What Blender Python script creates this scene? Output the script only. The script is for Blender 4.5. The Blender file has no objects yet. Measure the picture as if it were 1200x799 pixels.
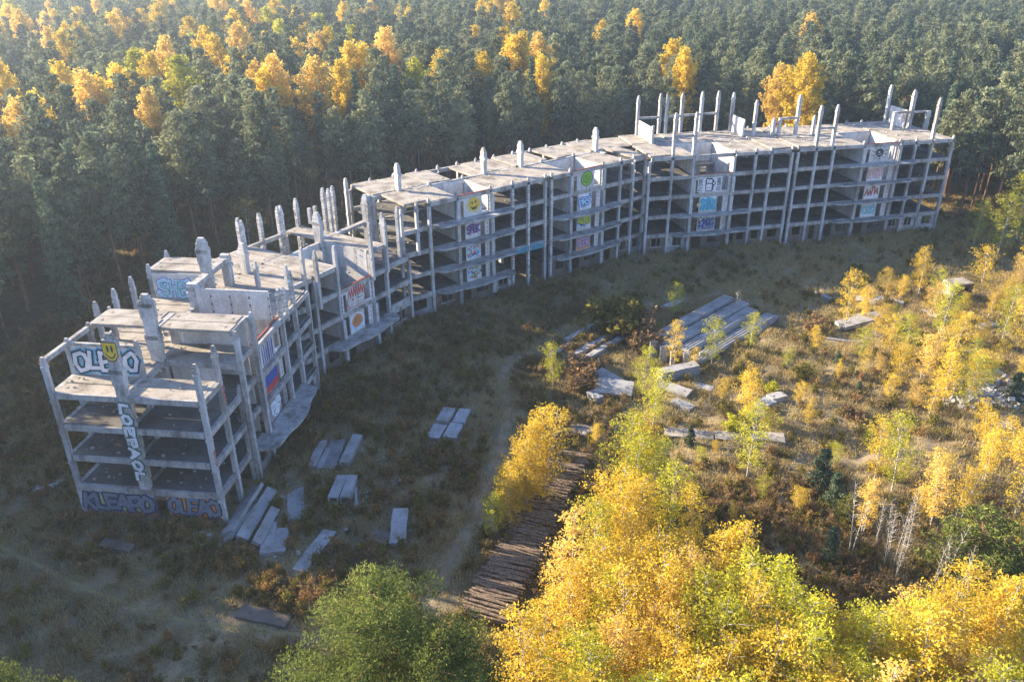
import bpy, math, random
import numpy as np
from mathutils import Vector, Matrix

random.seed(7); rng = np.random.default_rng(7)
S = bpy.context.scene
C = S.collection
R = math.radians

# ------------------------------------------------------------------ camera
CAM = (0.0, 0.0, 44.94)
cd = bpy.data.cameras.new("camera"); cam = bpy.data.objects.new("camera", cd); C.objects.link(cam)
cd.sensor_width = 36.0; cd.lens = 28.8; cd.clip_end = 3000; cd.clip_start = 0.5
th, ro = R(26.435), R(-0.42)
right = Vector((1, 0, 0)); up = Vector((0, math.sin(th), math.cos(th))); fwd = Vector((0, math.cos(th), -math.sin(th)))
rc = math.cos(ro) * right + math.sin(ro) * up
uc = -math.sin(ro) * right + math.cos(ro) * up
m = Matrix((rc, uc, -fwd)).transposed().to_4x4(); m.translation = Vector(CAM)
cam.matrix_world = m
S.camera = cam

# ------------------------------------------------------------------ sky and sun
SUN_EL = R(22)
sdir = Vector((-0.948 * math.cos(SUN_EL), 0.319 * math.cos(SUN_EL), math.sin(SUN_EL)))
W = bpy.data.worlds.new("World"); S.world = W; W.use_nodes = True
nt = W.node_tree; nt.nodes.clear()
bg = nt.nodes.new('ShaderNodeBackground'); out = nt.nodes.new('ShaderNodeOutputWorld'); sky = nt.nodes.new('ShaderNodeTexSky')
sky.sky_type = 'NISHITA'; sky.sun_disc = False; sky.sun_elevation = SUN_EL
sky.sun_rotation = math.atan2(sdir.x, sdir.y); sky.air_density = 1.1; sky.dust_density = 0.5; sky.ozone_density = 2.2
tint = nt.nodes.new('ShaderNodeMix'); tint.data_type = 'RGBA'; tint.blend_type = 'MULTIPLY'; tint.inputs[0].default_value = 1.0; tint.inputs[7].default_value = (0.86, 0.92, 1.18, 1)
nt.links.new(sky.outputs[0], tint.inputs[6]); nt.links.new(tint.outputs[2], bg.inputs[0]); nt.links.new(bg.outputs[0], out.inputs[0]); bg.inputs[1].default_value = 0.10
sl = bpy.data.lights.new("sun", 'SUN'); sl.energy = 5.0; sl.angle = R(0.55); sl.color = (1.0, 0.83, 0.60)
sun = bpy.data.objects.new("sun", sl); C.objects.link(sun)
sun.rotation_euler = (-sdir).to_track_quat('-Z', 'Y').to_euler(); sun.location = (-200, 60, 120)
S.view_settings.view_transform = 'Standard'; S.view_settings.look = 'None'
S.view_settings.exposure = 1.9; S.view_settings.gamma = 1.0
S.cycles.max_bounces = 6; S.cycles.diffuse_bounces = 3; S.cycles.transmission_bounces = 4; S.cycles.volume_bounces = 1
S.cycles.transparent_max_bounces = 8

# ------------------------------------------------------------------ materials
def new_mat(name):
    mt = bpy.data.materials.new(name); mt.use_nodes = True
    n = mt.node_tree; n.nodes.clear()
    return mt, n, n.nodes.new('ShaderNodeOutputMaterial')
def ramp(n, stops):
    r = n.nodes.new('ShaderNodeValToRGB'); e = r.color_ramp.elements
    while len(e) < len(stops): e.new(0.5)
    for i, (p, c) in enumerate(stops): e[i].position = p; e[i].color = (*c, 1)
    return r
def noise(n, coord, scale, detail=4, rough=0.6, vec_scale=None):
    t = n.nodes.new('ShaderNodeTexNoise'); t.inputs['Scale'].default_value = scale
    t.inputs['Detail'].default_value = detail; t.inputs['Roughness'].default_value = rough
    src = coord
    if vec_scale:
        mp = n.nodes.new('ShaderNodeMapping'); mp.inputs['Scale'].default_value = vec_scale
        n.links.new(coord, mp.inputs[0]); src = mp.outputs[0]
    n.links.new(src, t.inputs['Vector']); return t
def mix(n, fac, a, b, mode='MIX'):
    x = n.nodes.new('ShaderNodeMix'); x.data_type = 'RGBA'; x.blend_type = mode
    for sock, v in ((x.inputs[0], fac), (x.inputs[6], a), (x.inputs[7], b)):
        if hasattr(v, 'links'): n.links.new(v, sock)
        elif isinstance(v, (int, float)): sock.default_value = v
        else: sock.default_value = (*v, 1)
    return x.outputs[2]
def surf(n, out, col, rough=0.9, bump=None, bstr=0.3, bdist=0.05):
    b = n.nodes.new('ShaderNodeBsdfPrincipled'); b.inputs['Roughness'].default_value = rough
    b.inputs['Specular IOR Level'].default_value = 0.25
    if hasattr(col, 'links'): n.links.new(col, b.inputs['Base Color'])
    else: b.inputs['Base Color'].default_value = (*col, 1)
    if bump is not None:
        bp = n.nodes.new('ShaderNodeBump'); bp.inputs['Strength'].default_value = bstr; bp.inputs['Distance'].default_value = bdist
        n.links.new(bump, bp.inputs['Height']); n.links.new(bp.outputs[0], b.inputs['Normal'])
    n.links.new(b.outputs[0], out.inputs[0]); return b
def geo_pos(n): return n.nodes.new('ShaderNodeNewGeometry').outputs['Position']

def concrete(name, dark, light, stain=(0.12, 0.10, 0.08), amt=0.5, sc=1.0, streak=False):
    mt, n, o = new_mat(name); p = geo_pos(n)
    a = noise(n, p, 0.9 * sc, 6, 0.65); r = ramp(n, [(0.3, dark), (0.7, light)]); n.links.new(a.outputs[0], r.inputs[0])
    b = noise(n, p, 0.45 * sc, 7, 0.72, (1, 1, 0.25) if streak else None)
    rb = ramp(n, [(0.46, (0, 0, 0)), (0.64, (amt, amt, amt))]); n.links.new(b.outputs[0], rb.inputs[0])
    c = mix(n, rb.outputs[0], r.outputs[0], stain)
    f = noise(n, p, 7.0, 3); rf = ramp(n, [(0.35, (0.78, 0.78, 0.78)), (0.6, (1, 1, 1))]); n.links.new(f.outputs[0], rf.inputs[0])
    c = mix(n, 1.0, c, rf.outputs[0], 'MULTIPLY')
    surf(n, o, c, 0.92, f.outputs[0], 0.35, 0.03); return mt
M = {}
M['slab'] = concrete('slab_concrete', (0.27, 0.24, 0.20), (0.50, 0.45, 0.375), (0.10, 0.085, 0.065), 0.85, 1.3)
M['column'] = concrete('column_concrete', (0.38, 0.38, 0.375), (0.60, 0.595, 0.58), (0.14, 0.125, 0.11), 0.8, 1.7, True)
M['beam'] = concrete('beam_concrete', (0.30, 0.29, 0.275), (0.50, 0.485, 0.46), (0.11, 0.10, 0.085), 0.8, 1.5, True)
M['panel'] = concrete('white_panel', (0.52, 0.505, 0.48), (0.72, 0.705, 0.68), (0.26, 0.23, 0.20), 0.65, 1.1, True)
M['litter'] = concrete('weathered_slab', (0.28, 0.275, 0.265), (0.46, 0.45, 0.43), (0.13, 0.115, 0.08), 0.7, 1.4)
M['plaster'] = concrete('brown_plaster', (0.12, 0.10, 0.08), (0.22, 0.185, 0.14), (0.06, 0.05, 0.045), 0.7, 1.5)
M['floor'] = concrete('shaded_floor', (0.10, 0.095, 0.09), (0.19, 0.18, 0.165), (0.04, 0.038, 0.035), 0.8, 1.0)  # interior shade built into the colour of the covered floor slabs
M['dark'] = concrete('stained_concrete', (0.20, 0.195, 0.19), (0.32, 0.31, 0.30), (0.08, 0.075, 0.07), 0.7, 1.2)
M['red_edge'] = concrete('red_oxide', (0.22, 0.05, 0.035), (0.34, 0.10, 0.07), (0.15, 0.06, 0.05), 0.5, 2)

def brick_mat(name, c1, c2, mortar, scale=1.0, bw=0.26, bh=0.085):
    mt, n, o = new_mat(name)
    tc = n.nodes.new('ShaderNodeTexCoord')
    mp = n.nodes.new('ShaderNodeSeparateXYZ'); n.links.new(tc.outputs['Object'], mp.inputs[0])
    ad = n.nodes.new('ShaderNodeMath'); n.links.new(mp.outputs[0], ad.inputs[0]); n.links.new(mp.outputs[1], ad.inputs[1])
    cb = n.nodes.new('ShaderNodeCombineXYZ'); n.links.new(ad.outputs[0], cb.inputs[0]); n.links.new(mp.outputs[2], cb.inputs[1])
    br = n.nodes.new('ShaderNodeTexBrick'); n.links.new(cb.outputs[0], br.inputs[0])
    br.inputs['Color1'].default_value = (*c1, 1); br.inputs['Color2'].default_value = (*c2, 1); br.inputs['Mortar'].default_value = (*mortar, 1)
    br.inputs['Scale'].default_value = scale; br.inputs['Brick Width'].default_value = bw; br.inputs['Row Height'].default_value = bh; br.inputs['Mortar Size'].default_value = 0.018
    p = geo_pos(n); f = noise(n, p, 1.3, 5, .7); rf = ramp(n, [(0.35, (0.45, 0.43, 0.4)), (0.6, (1, 1, 1))]); n.links.new(f.outputs[0], rf.inputs[0])
    c = mix(n, 1.0, br.outputs[0], rf.outputs[0], 'MULTIPLY')
    surf(n, o, c, 0.9, br.outputs['Fac'], 0.4, 0.02); return mt
M['white_brick'] = brick_mat('white_block', (0.62, 0.61, 0.58), (0.5, 0.49, 0.46), (0.12, 0.11, 0.1), 1.0, 0.5, 0.24)
M['brown_brick'] = brick_mat('brown_brick', (0.20, 0.12, 0.08), (0.13, 0.085, 0.06), (0.26, 0.23, 0.2), 1.0, 0.5, 0.2)
M['tile_column'] = brick_mat('tiled_column', (0.66, 0.66, 0.66), (0.56, 0.56, 0.55), (0.10, 0.10, 0.11), 1.0, 0.55, 0.42)

def paint(name, col, var=0.35):
    mt, n, o = new_mat(name); p = geo_pos(n)
    f = noise(n, p, 1.8, 5, .7); k = tuple(c * (1 - var) for c in col)
    rf = ramp(n, [(0.3, k), (0.6, col)]); n.links.new(f.outputs[0], rf.inputs[0])
    g = noise(n, p, 5, 6, .8, (1, 1, .5)); rg = ramp(n, [(0.54, (.04, .04, .04)), (0.70, (.5, .5, .5))]); n.links.new(g.outputs[0], rg.inputs[0])
    surf(n, o, mix(n, rg.outputs[0], rf.outputs[0], (0.42, 0.41, 0.40)), 0.8); return mt
PC = dict(white=(0.74, 0.75, 0.78), black=(0.025, 0.03, 0.045), cyan=(0.06, 0.42, 0.62), teal=(0.05, 0.38, 0.42), yellow=(0.72, 0.48, 0.03), green=(0.24, 0.48, 0.03),
          red=(0.52, 0.05, 0.04), blue=(0.03, 0.07, 0.34), pale=(0.40, 0.62, 0.78), orange=(0.66, 0.24, 0.05), grey=(0.16, 0.19, 0.26), purple=(0.23, 0.14, 0.42), lime=(0.45, 0.52, 0.05), brown=(0.34, 0.17, 0.08), pink=(0.6, 0.34, 0.42), dgreen=(0.03, 0.22, 0.17))
for k, v in PC.items(): M['p_' + k] = paint('paint_' + k, v)

def foliage(name, dark, light, trans=0.35, tcol=None, hue_var=0.0, alt=None):
    mt, n, o = new_mat(name)
    at = n.nodes.new('ShaderNodeAttribute'); at.attribute_name = 'tone'
    r = ramp(n, [(0.0, dark), (1.0, light)]); n.links.new(at.outputs['Fac'], r.inputs[0]); col = r.outputs[0]
    oi = n.nodes.new('ShaderNodeObjectInfo')
    if alt is not None:
        ra = ramp(n, [(0.35, (0, 0, 0)), (1.0, (1, 1, 1))]); n.links.new(oi.outputs['Random'], ra.inputs[0])
        col = mix(n, ra.outputs[0], col, alt, 'MIX') if False else col
        mm = n.nodes.new('ShaderNodeMath'); mm.operation = 'MULTIPLY'; mm.inputs[1].default_value = 0.7; n.links.new(ra.outputs[0], mm.inputs[0])
        col = mix(n, mm.outputs[0], col, alt)
    hs = n.nodes.new('ShaderNodeHueSaturation'); n.links.new(col, hs.inputs['Color'])
    mr = n.nodes.new('ShaderNodeMapRange'); n.links.new(oi.outputs['Random'], mr.inputs[0]); mr.inputs[3].default_value = 0.78; mr.inputs[4].default_value = 1.22
    n.links.new(mr.outputs[0], hs.inputs['Value'])
    d = n.nodes.new('ShaderNodeBsdfDiffuse'); t = n.nodes.new('ShaderNodeBsdfTranslucent'); x = n.nodes.new('ShaderNodeMixShader')
    n.links.new(hs.outputs[0], d.inputs[0]); n.links.new(hs.outputs[0], t.inputs[0]); x.inputs[0].default_value = trans
    n.links.new(d.outputs[0], x.inputs[1]); n.links.new(t.outputs[0], x.inputs[2]); n.links.new(x.outputs[0], o.inputs[0])
    return mt
M['pine'] = foliage('pine_needles', (0.045, 0.070, 0.048), (0.26, 0.295, 0.17), 0.40, alt=(0.24, 0.24, 0.12))
M['bigpine'] = foliage('young_pine_needles', (0.045, 0.075, 0.022), (0.23, 0.25, 0.06), 0.3)
M['spruce'] = foliage('spruce_needles', (0.04, 0.075, 0.05), (0.18, 0.235, 0.14), 0.3)
M['gold'] = foliage('golden_leaves', (0.52, 0.35, 0.03), (0.84, 0.63, 0.09), 0.48)
M['amber'] = foliage('amber_leaves', (0.58, 0.38, 0.06), (0.90, 0.66, 0.19), 0.48)
M['lime'] = foliage('yellow_green_leaves', (0.30, 0.30, 0.025), (0.66, 0.62, 0.07), 0.5)
M['olive'] = foliage('olive_leaves', (0.10, 0.09, 0.02), (0.26, 0.22, 0.05), 0.35)
M['rust'] = foliage('rust_leaves', (0.15, 0.10, 0.055), (0.36, 0.23, 0.11), 0.35)
M['drygrass'] = foliage('dry_grass_blades', (0.28, 0.215, 0.11), (0.68, 0.50, 0.22), 0.45, alt=(0.27, 0.25, 0.10))
M['weed'] = foliage('weed_leaves', (0.09, 0.08, 0.035), (0.33, 0.25, 0.09), 0.35, alt=(0.30, 0.15, 0.06))
M['twig'] = foliage('bare_twigs', (0.12, 0.09, 0.075), (0.26, 0.21, 0.17), 0.0)

def bark(name, c1, c2, sc=3, vs=(1, 1, 0.3)):
    mt, n, o = new_mat(name); tc = n.nodes.new('ShaderNodeTexCoord')
    a = noise(n, tc.outputs['Object'], sc, 5, .7, vs); r = ramp(n, [(0.4, c1), (0.6, c2)]); n.links.new(a.outputs[0], r.inputs[0])
    surf(n, o, r.outputs[0], 0.9, a.outputs[0], 0.5, 0.05); return mt
M['pine_bark'] = bark('pine_bark', (0.12, 0.075, 0.05), (0.27, 0.15, 0.09))
M['birch_bark'] = bark('birch_bark', (0.12, 0.11, 0.10), (0.62, 0.60, 0.56), 5, (0.5, 0.5, 2.5))
M['log_bark'] = bark('log_bark', (0.07, 0.05, 0.035), (0.27, 0.20, 0.14), 2.5, (3, 3, 3))
M['log_end'] = bark('log_end', (0.35, 0.24, 0.14), (0.5, 0.37, 0.22), 6)

# ground
mt, n, o = new_mat('forest_floor'); p = geo_pos(n); a = noise(n, p, 0.8, 6, .7); r_ = ramp(n, [(0.35, (0.035, 0.028, 0.018)), (0.6, (0.09, 0.065, 0.035)), (0.75, (0.10, 0.10, 0.045))]); n.links.new(a.outputs[0], r_.inputs[0]); surf(n, o, r_.outputs[0], 0.97, a.outputs[0], 0.6, 0.1); M['forest_floor'] = mt
mt, n, o = new_mat('ground_grass'); p = geo_pos(n)
a = noise(n, p, 0.06, 6, .65); r1 = ramp(n, [(0.32, (0.14, 0.118, 0.075)), (0.5, (0.30, 0.23, 0.13)), (0.68, (0.45, 0.35, 0.20))]); n.links.new(a.outputs[0], r1.inputs[0])
b = noise(n, p, 0.35, 6, .7); r2 = ramp(n, [(0.45, (0, 0, 0)), (0.62, (.75, .75, .75))]); n.links.new(b.outputs[0], r2.inputs[0])
c = mix(n, r2.outputs[0], r1.outputs[0], (0.10, 0.11, 0.06))
d = noise(n, p, 1.1, 6, .75); r3 = ramp(n, [(0.5, (0, 0, 0)), (0.7, (.7, .7, .7))]); n.links.new(d.outputs[0], r3.inputs[0])
c = mix(n, r3.outputs[0], c, (0.12, 0.075, 0.045))
e = noise(n, p, 6, 4, .7); r4 = ramp(n, [(0.3, (0.6, 0.6, 0.6)), (0.65, (1.1, 1.1, 1.1))]); n.links.new(e.outputs[0], r4.inputs[0])
c = mix(n, 1.0, c, r4.outputs[0], 'MULTIPLY'); surf(n, o, c, 0.97, e.outputs[0], 0.8, 0.15); M['ground'] = mt
def earth(name, c1, c2):
    mt, n, o = new_mat(name); p = geo_pos(n)
    a = noise(n, p, 0.7, 7, .7); r = ramp(n, [(0.35, c1), (0.62, c2)]); n.links.new(a.outputs[0], r.inputs[0])
    f = noise(n, p, 8, 4); surf(n, o, r.outputs[0], 0.95, f.outputs[0], 0.5, 0.06); return mt
M['track'] = earth('packed_dirt', (0.16, 0.13, 0.08), (0.26, 0.20, 0.125))
M['greentrack'] = earth('green_track', (0.17, 0.155, 0.06), (0.29, 0.23, 0.11))

# ------------------------------------------------------------------ mesh helpers
class MB:
    def __init__(self): self.v = []; self.f = []; self.mi = []
    def add(self, verts, faces, mi=0):
        b = len(self.v); self.v += [tuple(x) for x in verts]; self.f += [tuple(i + b for i in f) for f in faces]; self.mi += [mi] * len(faces)
    def box8(self, P, mi=0):
        self.add(P, [(0, 3, 2, 1), (4, 5, 6, 7), (0, 1, 5, 4), (1, 2, 6, 5), (2, 3, 7, 6), (3, 0, 4, 7)], mi)
    def data(self, name, mats, smooth=False):
        me = bpy.data.meshes.new(name); me.from_pydata(self.v, [], self.f)
        for mm in mats: me.materials.append(mm)
        if len(mats) > 1: me.polygons.foreach_set('material_index', self.mi)
        if smooth: me.polygons.foreach_set('use_smooth', [True] * len(self.f))
        me.update(); return me
def link(name, data, parent=None, loc=None, rz=0.0, scale=None, **props):
    o = bpy.data.objects.new(name, data); C.objects.link(o)
    if parent: o.parent = parent
    if loc is not None: o.location = loc
    if rz: o.rotation_euler = (0, 0, rz)
    if scale is not None: o.scale = scale if hasattr(scale, '__len__') else (scale,) * 3
    for k, v in props.items(): o[k] = v
    return o
def bx(mb, x0, x1, y0, y1, z0, z1, T=None, mi=0):
    P = [(x0, y0, z0), (x1, y0, z0), (x1, y1, z0), (x0, y1, z0), (x0, y0, z1), (x1, y0, z1), (x1, y1, z1), (x0, y1, z1)]
    if T: P = [T(*q) for q in P]
    mb.box8(P, mi)
def tube(mb, pts, rad, seg=6, mi=0, cap=True):
    pts = [Vector(p) for p in pts]; rings = []
    for i, p in enumerate(pts):
        d = (pts[min(i + 1, len(pts) - 1)] - pts[max(i - 1, 0)]).normalized()
        a = d.orthogonal().normalized() if abs(d.z) < .99 else Vector((1, 0, 0)); a = (a - d * a.dot(d)).normalized(); b = d.cross(a)
        r = rad[i] if hasattr(rad, '__len__') else rad
        rings.append([tuple(p + a * r * math.cos(6.2832 * k / seg) + b * r * math.sin(6.2832 * k / seg)) for k in range(seg)])
    base = [q for rg in rings for q in rg]; F = []
    for i in range(len(rings) - 1):
        for k in range(seg):
            F.append((i * seg + k, i * seg + (k + 1) % seg, (i + 1) * seg + (k + 1) % seg, (i + 1) * seg + k))
    mb.add(base, F, mi)
    if cap: mb.add(rings[-1], [tuple(range(seg))], mi if cap is True else cap); mb.add(rings[0], [tuple(reversed(range(seg)))], mi if cap is True else cap)

# ------------------------------------------------------------------ ground
def gh(x, y):
    k = 0.16 + 0.22 * (1 / (1 + math.exp(-(x - 12) / 6)))
    h = k * (math.sin(x * 0.31 + 1.3 * math.sin(y * .13)) * math.cos(y * 0.27 + 0.7) + 0.5 * math.sin(x * 0.83 + y * 0.55) + 0.35 * math.sin(x * 1.7 - y * 1.3 + 2))
    return h - 0.12
def lines(a, b, lo, hi, fine):
    L = list(np.arange(a, b + fine, fine)); st = fine; x = a
    while x > lo: st *= 1.35; x -= st; L.insert(0, x)
    x = L[-1]; st = fine
    while x < hi: st *= 1.35; x += st; L.append(x)
    return L
def inseg(px_, py_, poly):
    c = False; j = len(poly) - 1
    for i in range(len(poly)):
        xi, yi = poly[i]; xj, yj = poly[j]
        if (yi > py_) != (yj > py_) and px_ < (xj - xi) * (py_ - yi) / (yj - yi) + xi: c = not c
        j = i
    return c
EDGE = [(-52, 5), (-52, 46), (-58, 62), (-57, 85), (-55, 104), (-48, 118), (-38, 130), (-26, 141), (-12, 150), (2, 158), (20, 163), (42, 166), (62, 167), (76, 158), (79, 146), (82, 136), (88, 126), (98, 117), (130, 106), (175, 96), (260, 90), (420, 480), (-420, 480), (-420, 5)]
GX = lines(-62, 100, -1500, 1500, 0.75); GY = lines(28, 140, -300, 2500, 0.75)
gv = [(x, y, gh(x, y) if -140 < x < 180 and -20 < y < 260 else -0.12) for y in GY for x in GX]
nx = len(GX); gf = [(j * nx + i, j * nx + i + 1, (j + 1) * nx + i + 1, (j + 1) * nx + i) for j in range(len(GY) - 1) for i in range(nx - 1)]
gm = bpy.data.meshes.new('ground'); gm.from_pydata(gv, [], gf); gm.materials.append(M['ground']); gm.materials.append(M['forest_floor']); gm.polygons.foreach_set('use_smooth', [True] * len(gf)); gm.update()
gm.polygons.foreach_set('material_index', [1 if inseg(gv[f[0]][0] + 1.4 * math.sin(gv[f[0]][1] * .9) + 1.2 * math.sin(gv[f[0]][0] * 1.7), gv[f[0]][1] + 1.5 * math.sin(gv[f[0]][0] * .8), EDGE) or abs(gv[f[0]][0]) > 400 or gv[f[0]][1] > 470 else 0 for f in gf])
link('ground', gm, kind='structure')
def strip(name, pts, width, mat, lift=0.03):
    """a track draped over the ground along a centre line"""
    P = [Vector((*p, 0)) for p in pts]; D = []
    for i in range(len(P) - 1):
        L = max(2, int((P[i + 1] - P[i]).length / 0.7))
        for k in range(L):
            t = k / L; p0 = P[max(i - 1, 0)]; p1 = P[i]; p2 = P[i + 1]; p3 = P[min(i + 2, len(P) - 1)]
            D.append(0.5 * ((2 * p1) + (p2 - p0) * t + (2 * p0 - 5 * p1 + 4 * p2 - p3) * t * t + (3 * p1 - p0 - 3 * p2 + p3) * t ** 3))
    D.append(P[-1]); V = []; F = []; nw = 5
    for i, q in enumerate(D):
        d = (D[min(i + 1, len(D) - 1)] - D[max(i - 1, 0)]).normalized(); nrm = Vector((-d.y, d.x, 0))
        w = width * (1 + .18 * math.sin(i * .9) + .12 * math.sin(i * 2.3)) if width > 1 else width
        for k in range(nw):
            a = q + nrm * w * (k / (nw - 1) - .5); e = 0 if 0 < k < nw - 1 else -0.09
            V.append((a.x, a.y, gh(a.x, a.y) + lift + e))
    for i in range(len(D) - 1):
        for k in range(nw - 1): b = i * nw + k; F.append((b, b + 1, b + 1 + nw, b + nw))
    me = bpy.data.meshes.new(name); me.from_pydata(V, [], F); me.materials.append(mat); me.polygons.foreach_set('use_smooth', [True] * len(F)); me.update()
    link(name, me, kind='structure'); return [(q.x, q.y) for q in D]
TRACKS = []
TRACKS += strip('dirt_track', [(-6.15, 41.94), (-6.24, 46.46), (-4.93, 51.14), (-3.07, 57.08), (-1.55, 64.77), (-0.41, 74.13), (-1.18, 80.60), (-0.02, 84.67), (5.31, 91.38), (16.04, 100.28), (36.34, 107.32)], 1.6, M['track'])
TRACKS += strip('footpath', [(-42.33, 53.08), (-36.67, 50.19), (-30.60, 47.14), (-24.71, 45.18), (-19.35, 44.04), (-13.60, 43.18), (-8.05, 42.73)], 0.55, M['greentrack'])
TRACKS += strip('sandy_path', [(27.79, 65.54), (32.47, 64.90), (37.70, 65.70), (43.16, 66.80), (50.61, 68.21), (59.35, 69.98)], 1.3, M['track'])

# ------------------------------------------------------------------ the abandoned building
BO = (15.0, 105.0, 0.0)
bld = bpy.data.objects.new('abandoned_building', None); C.objects.link(bld); bld.location = BO
bld['label'] = 'long curved abandoned concrete frame building of six sections, unfinished, with open floors and graffiti'; bld['category'] = 'building'
class Frame:
    def __init__(s, o, h): s.o = o; s.c = math.cos(R(h)); s.s = math.sin(R(h)); s.h = h
    def __call__(s, a, t, z): return (s.o[0] + a * s.c - t * s.s - BO[0], s.o[1] + a * s.s + t * s.c - BO[1], z - BO[2])
FA, FB, FC, FE = Frame((-24.6, 56.0), 83), Frame((-23.2, 79.2), 59), Frame((-11, 98.6), 37), Frame((23.6, 121.3), 12.6)
POOL = {}   # part name -> list of (priority, MB, materials)
def emit(name, mb, mats, pr=0.0, **props): POOL.setdefault(name, []).append((pr, mb, mats if isinstance(mats, list) else [mats], props))
def near(F, a, t): x, y, _ = F(a, t, 0); return math.hypot(x + BO[0], y + BO[1])

def column(F, s, t, z0, z1, spine=False, mat=None, poke=False, w=None, lv=3.0):
    """precast column: shaft, corbels under each floor, stepped tenon head where it pokes out"""
    mb = MB(); mat = mat or M['column']
    hw, hd = ((0.23, 0.38) if spine else (0.18, 0.21))
    if w: hw *= w; hd *= w
    top = z1
    if poke: top = z1 - 0.5
    bx(mb, s - hw, s + hw, t - hd, t + hd, z0, top, F)
    if poke:
        bx(mb, s - hw * .78, s + hw * .78, t - hd * .78, t + hd * .78, top, z1 - .2, F)
        bx(mb, s - hw * .6, s + hw * .6, t - hd * .55, t + hd * .55, z1 - .2, z1, F)
    k = math.ceil((z0 + 0.8) / 3.0)
    while 3 * k <= z1 + .1:
        zz = 3 * k
        if spine: bx(mb, s - hw - .02, s + hw + .02, t - hd - .16, t + hd + .16, zz - .95, zz - .56, F)
        else: bx(mb, s - hw - .07, s + hw + .07, t - hd - .01, t + hd + .01, zz - .84, zz - .60, F)
        if poke and zz + 1.5 < z1 and spine: bx(mb, s - hw - .02, s + hw + .02, t - hd - .1, t + hd + .1, zz + 1.0, min(zz + 2.6, z1 - .52), F)
        k += 1
    emit('column', mb, mat, near(F, s, t) - (8 if z1 > 13 else 0) + (35 if t > 9 and not poke else 0) + (15 if spine and not poke else 0))
def beam(F, s0, s1, t, z, w=0.17, d=0.52, mat=None, pr=0):
    mb = MB(); bx(mb, s0, s1, t - w, t + w, z - d, z + .02, F)
    emit('beam', mb, mat or M['beam'], near(F, (s0 + s1) / 2, t) + (40 if t > 4 else 0) - z + pr)
def tbeam(F, s, t0, t1, z, w=0.17, d=0.5):
    mb = MB(); bx(mb, s - w, s + w, t0, t1, z - d, z + .015, F); emit('beam', mb, M['beam'], near(F, s, t0) + 10 - z)
SKIP = set()
def planks(F, s0, s1, t0, t1, k, n=None, lift=0.0, jit=0.0, mat=None):
    n = n or max(1, round((s1 - s0) / 1.55)); z = 3 * k
    for i in range(n):
        gp_ = .05 if k > 3 else .02; a0 = s0 + (s1 - s0) * i / n + gp_; a1 = s0 + (s1 - s0) * (i + 1) / n - gp_; e = random.uniform(-.04, .05) + random.uniform(-jit, jit); dz = random.uniform(-.02, .03) + lift
        if k == 5 and (round(s0, 1), i, t0 > 3) in SKIP: continue
        if k == 5: dz += (.0, .16, .05, .22)[int(s0 * 7.3 + t0) % 4]; e += random.uniform(-.18, .12)
        mb = MB(); bx(mb, a0, a1, t0 + e, t1 + e * .5, z - .24 + dz, z + dz + .03, F)
        # small lifting recess blocks near the ends
        if k >= 4:
            for tt in (t0 + .55, t1 - .6): bx(mb, (a0 + a1) / 2 - .12, (a0 + a1) / 2 + .12, tt - .08, tt + .08, z + dz + .025, z + dz + .075, F)
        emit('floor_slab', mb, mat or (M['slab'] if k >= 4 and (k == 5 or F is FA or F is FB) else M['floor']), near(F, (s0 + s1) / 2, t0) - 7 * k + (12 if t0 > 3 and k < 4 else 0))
def holed(mb, s0, s1, z0, z1, t0, t1, F, holes=()):
    """wall sheet in the s-z plane with rectangular openings"""
    ss = sorted({s0, s1, *[q for h in holes for q in h[:2]]}); zs = sorted({z0, z1, *[q for h in holes for q in h[2:]]})
    for i in range(len(ss) - 1):
        for j in range(len(zs) - 1):
            cs, cz = (ss[i] + ss[i + 1]) / 2, (zs[j] + zs[j + 1]) / 2
            if any(h[0] < cs < h[1] and h[2] < cz < h[3] for h in holes): continue
            bx(mb, ss[i], ss[i + 1], t0, t1, zs[j], zs[j + 1], F)
def cross_wall(F, s, t0, t1, k, n=4, z1=None, z0=None):
    z0 = z0 if z0 is not None else 3 * (k - 1) + .04; z1 = z1 or 3 * k - .03
    top = near(F, s, t0)
    for i in range(n):
        a, b = t0 + (t1 - t0) * i / n + .012, t0 + (t1 - t0) * (i + 1) / n - .012
        mb = MB(); bx(mb, s - .08, s + .08, a, b, z0, z1, F)
        if k >= 4:
            for q in range(4): bx(mb, s - .1, s + .1, b - .06, b - .002, z0 + .3 + q * .7, z0 + .45 + q * .7, F, 1)
        emit('wall_panel', mb, [M['panel'], M['red_edge']], top - 12 * k)
def spine_wall(F, s0, s1, t, k):
    for i in range(3):
        a, b = s0 + (s1 - s0) * i / 3 + .012, s0 + (s1 - s0) * (i + 1) / 3 - .012
        mb = MB(); holes = [(a + .5, b - .5, 3 * k - 2.9, 3 * k - .9)] if i == 2 and k < 5 else []
        holed(mb, a, b, 3 * k - 2.96, 3 * k - .03, t - .08, t + .08, F, holes); emit('wall_panel', mb, [M['panel'], M['red_edge']], near(F, s0, t) - 12 * k + 4)
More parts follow.
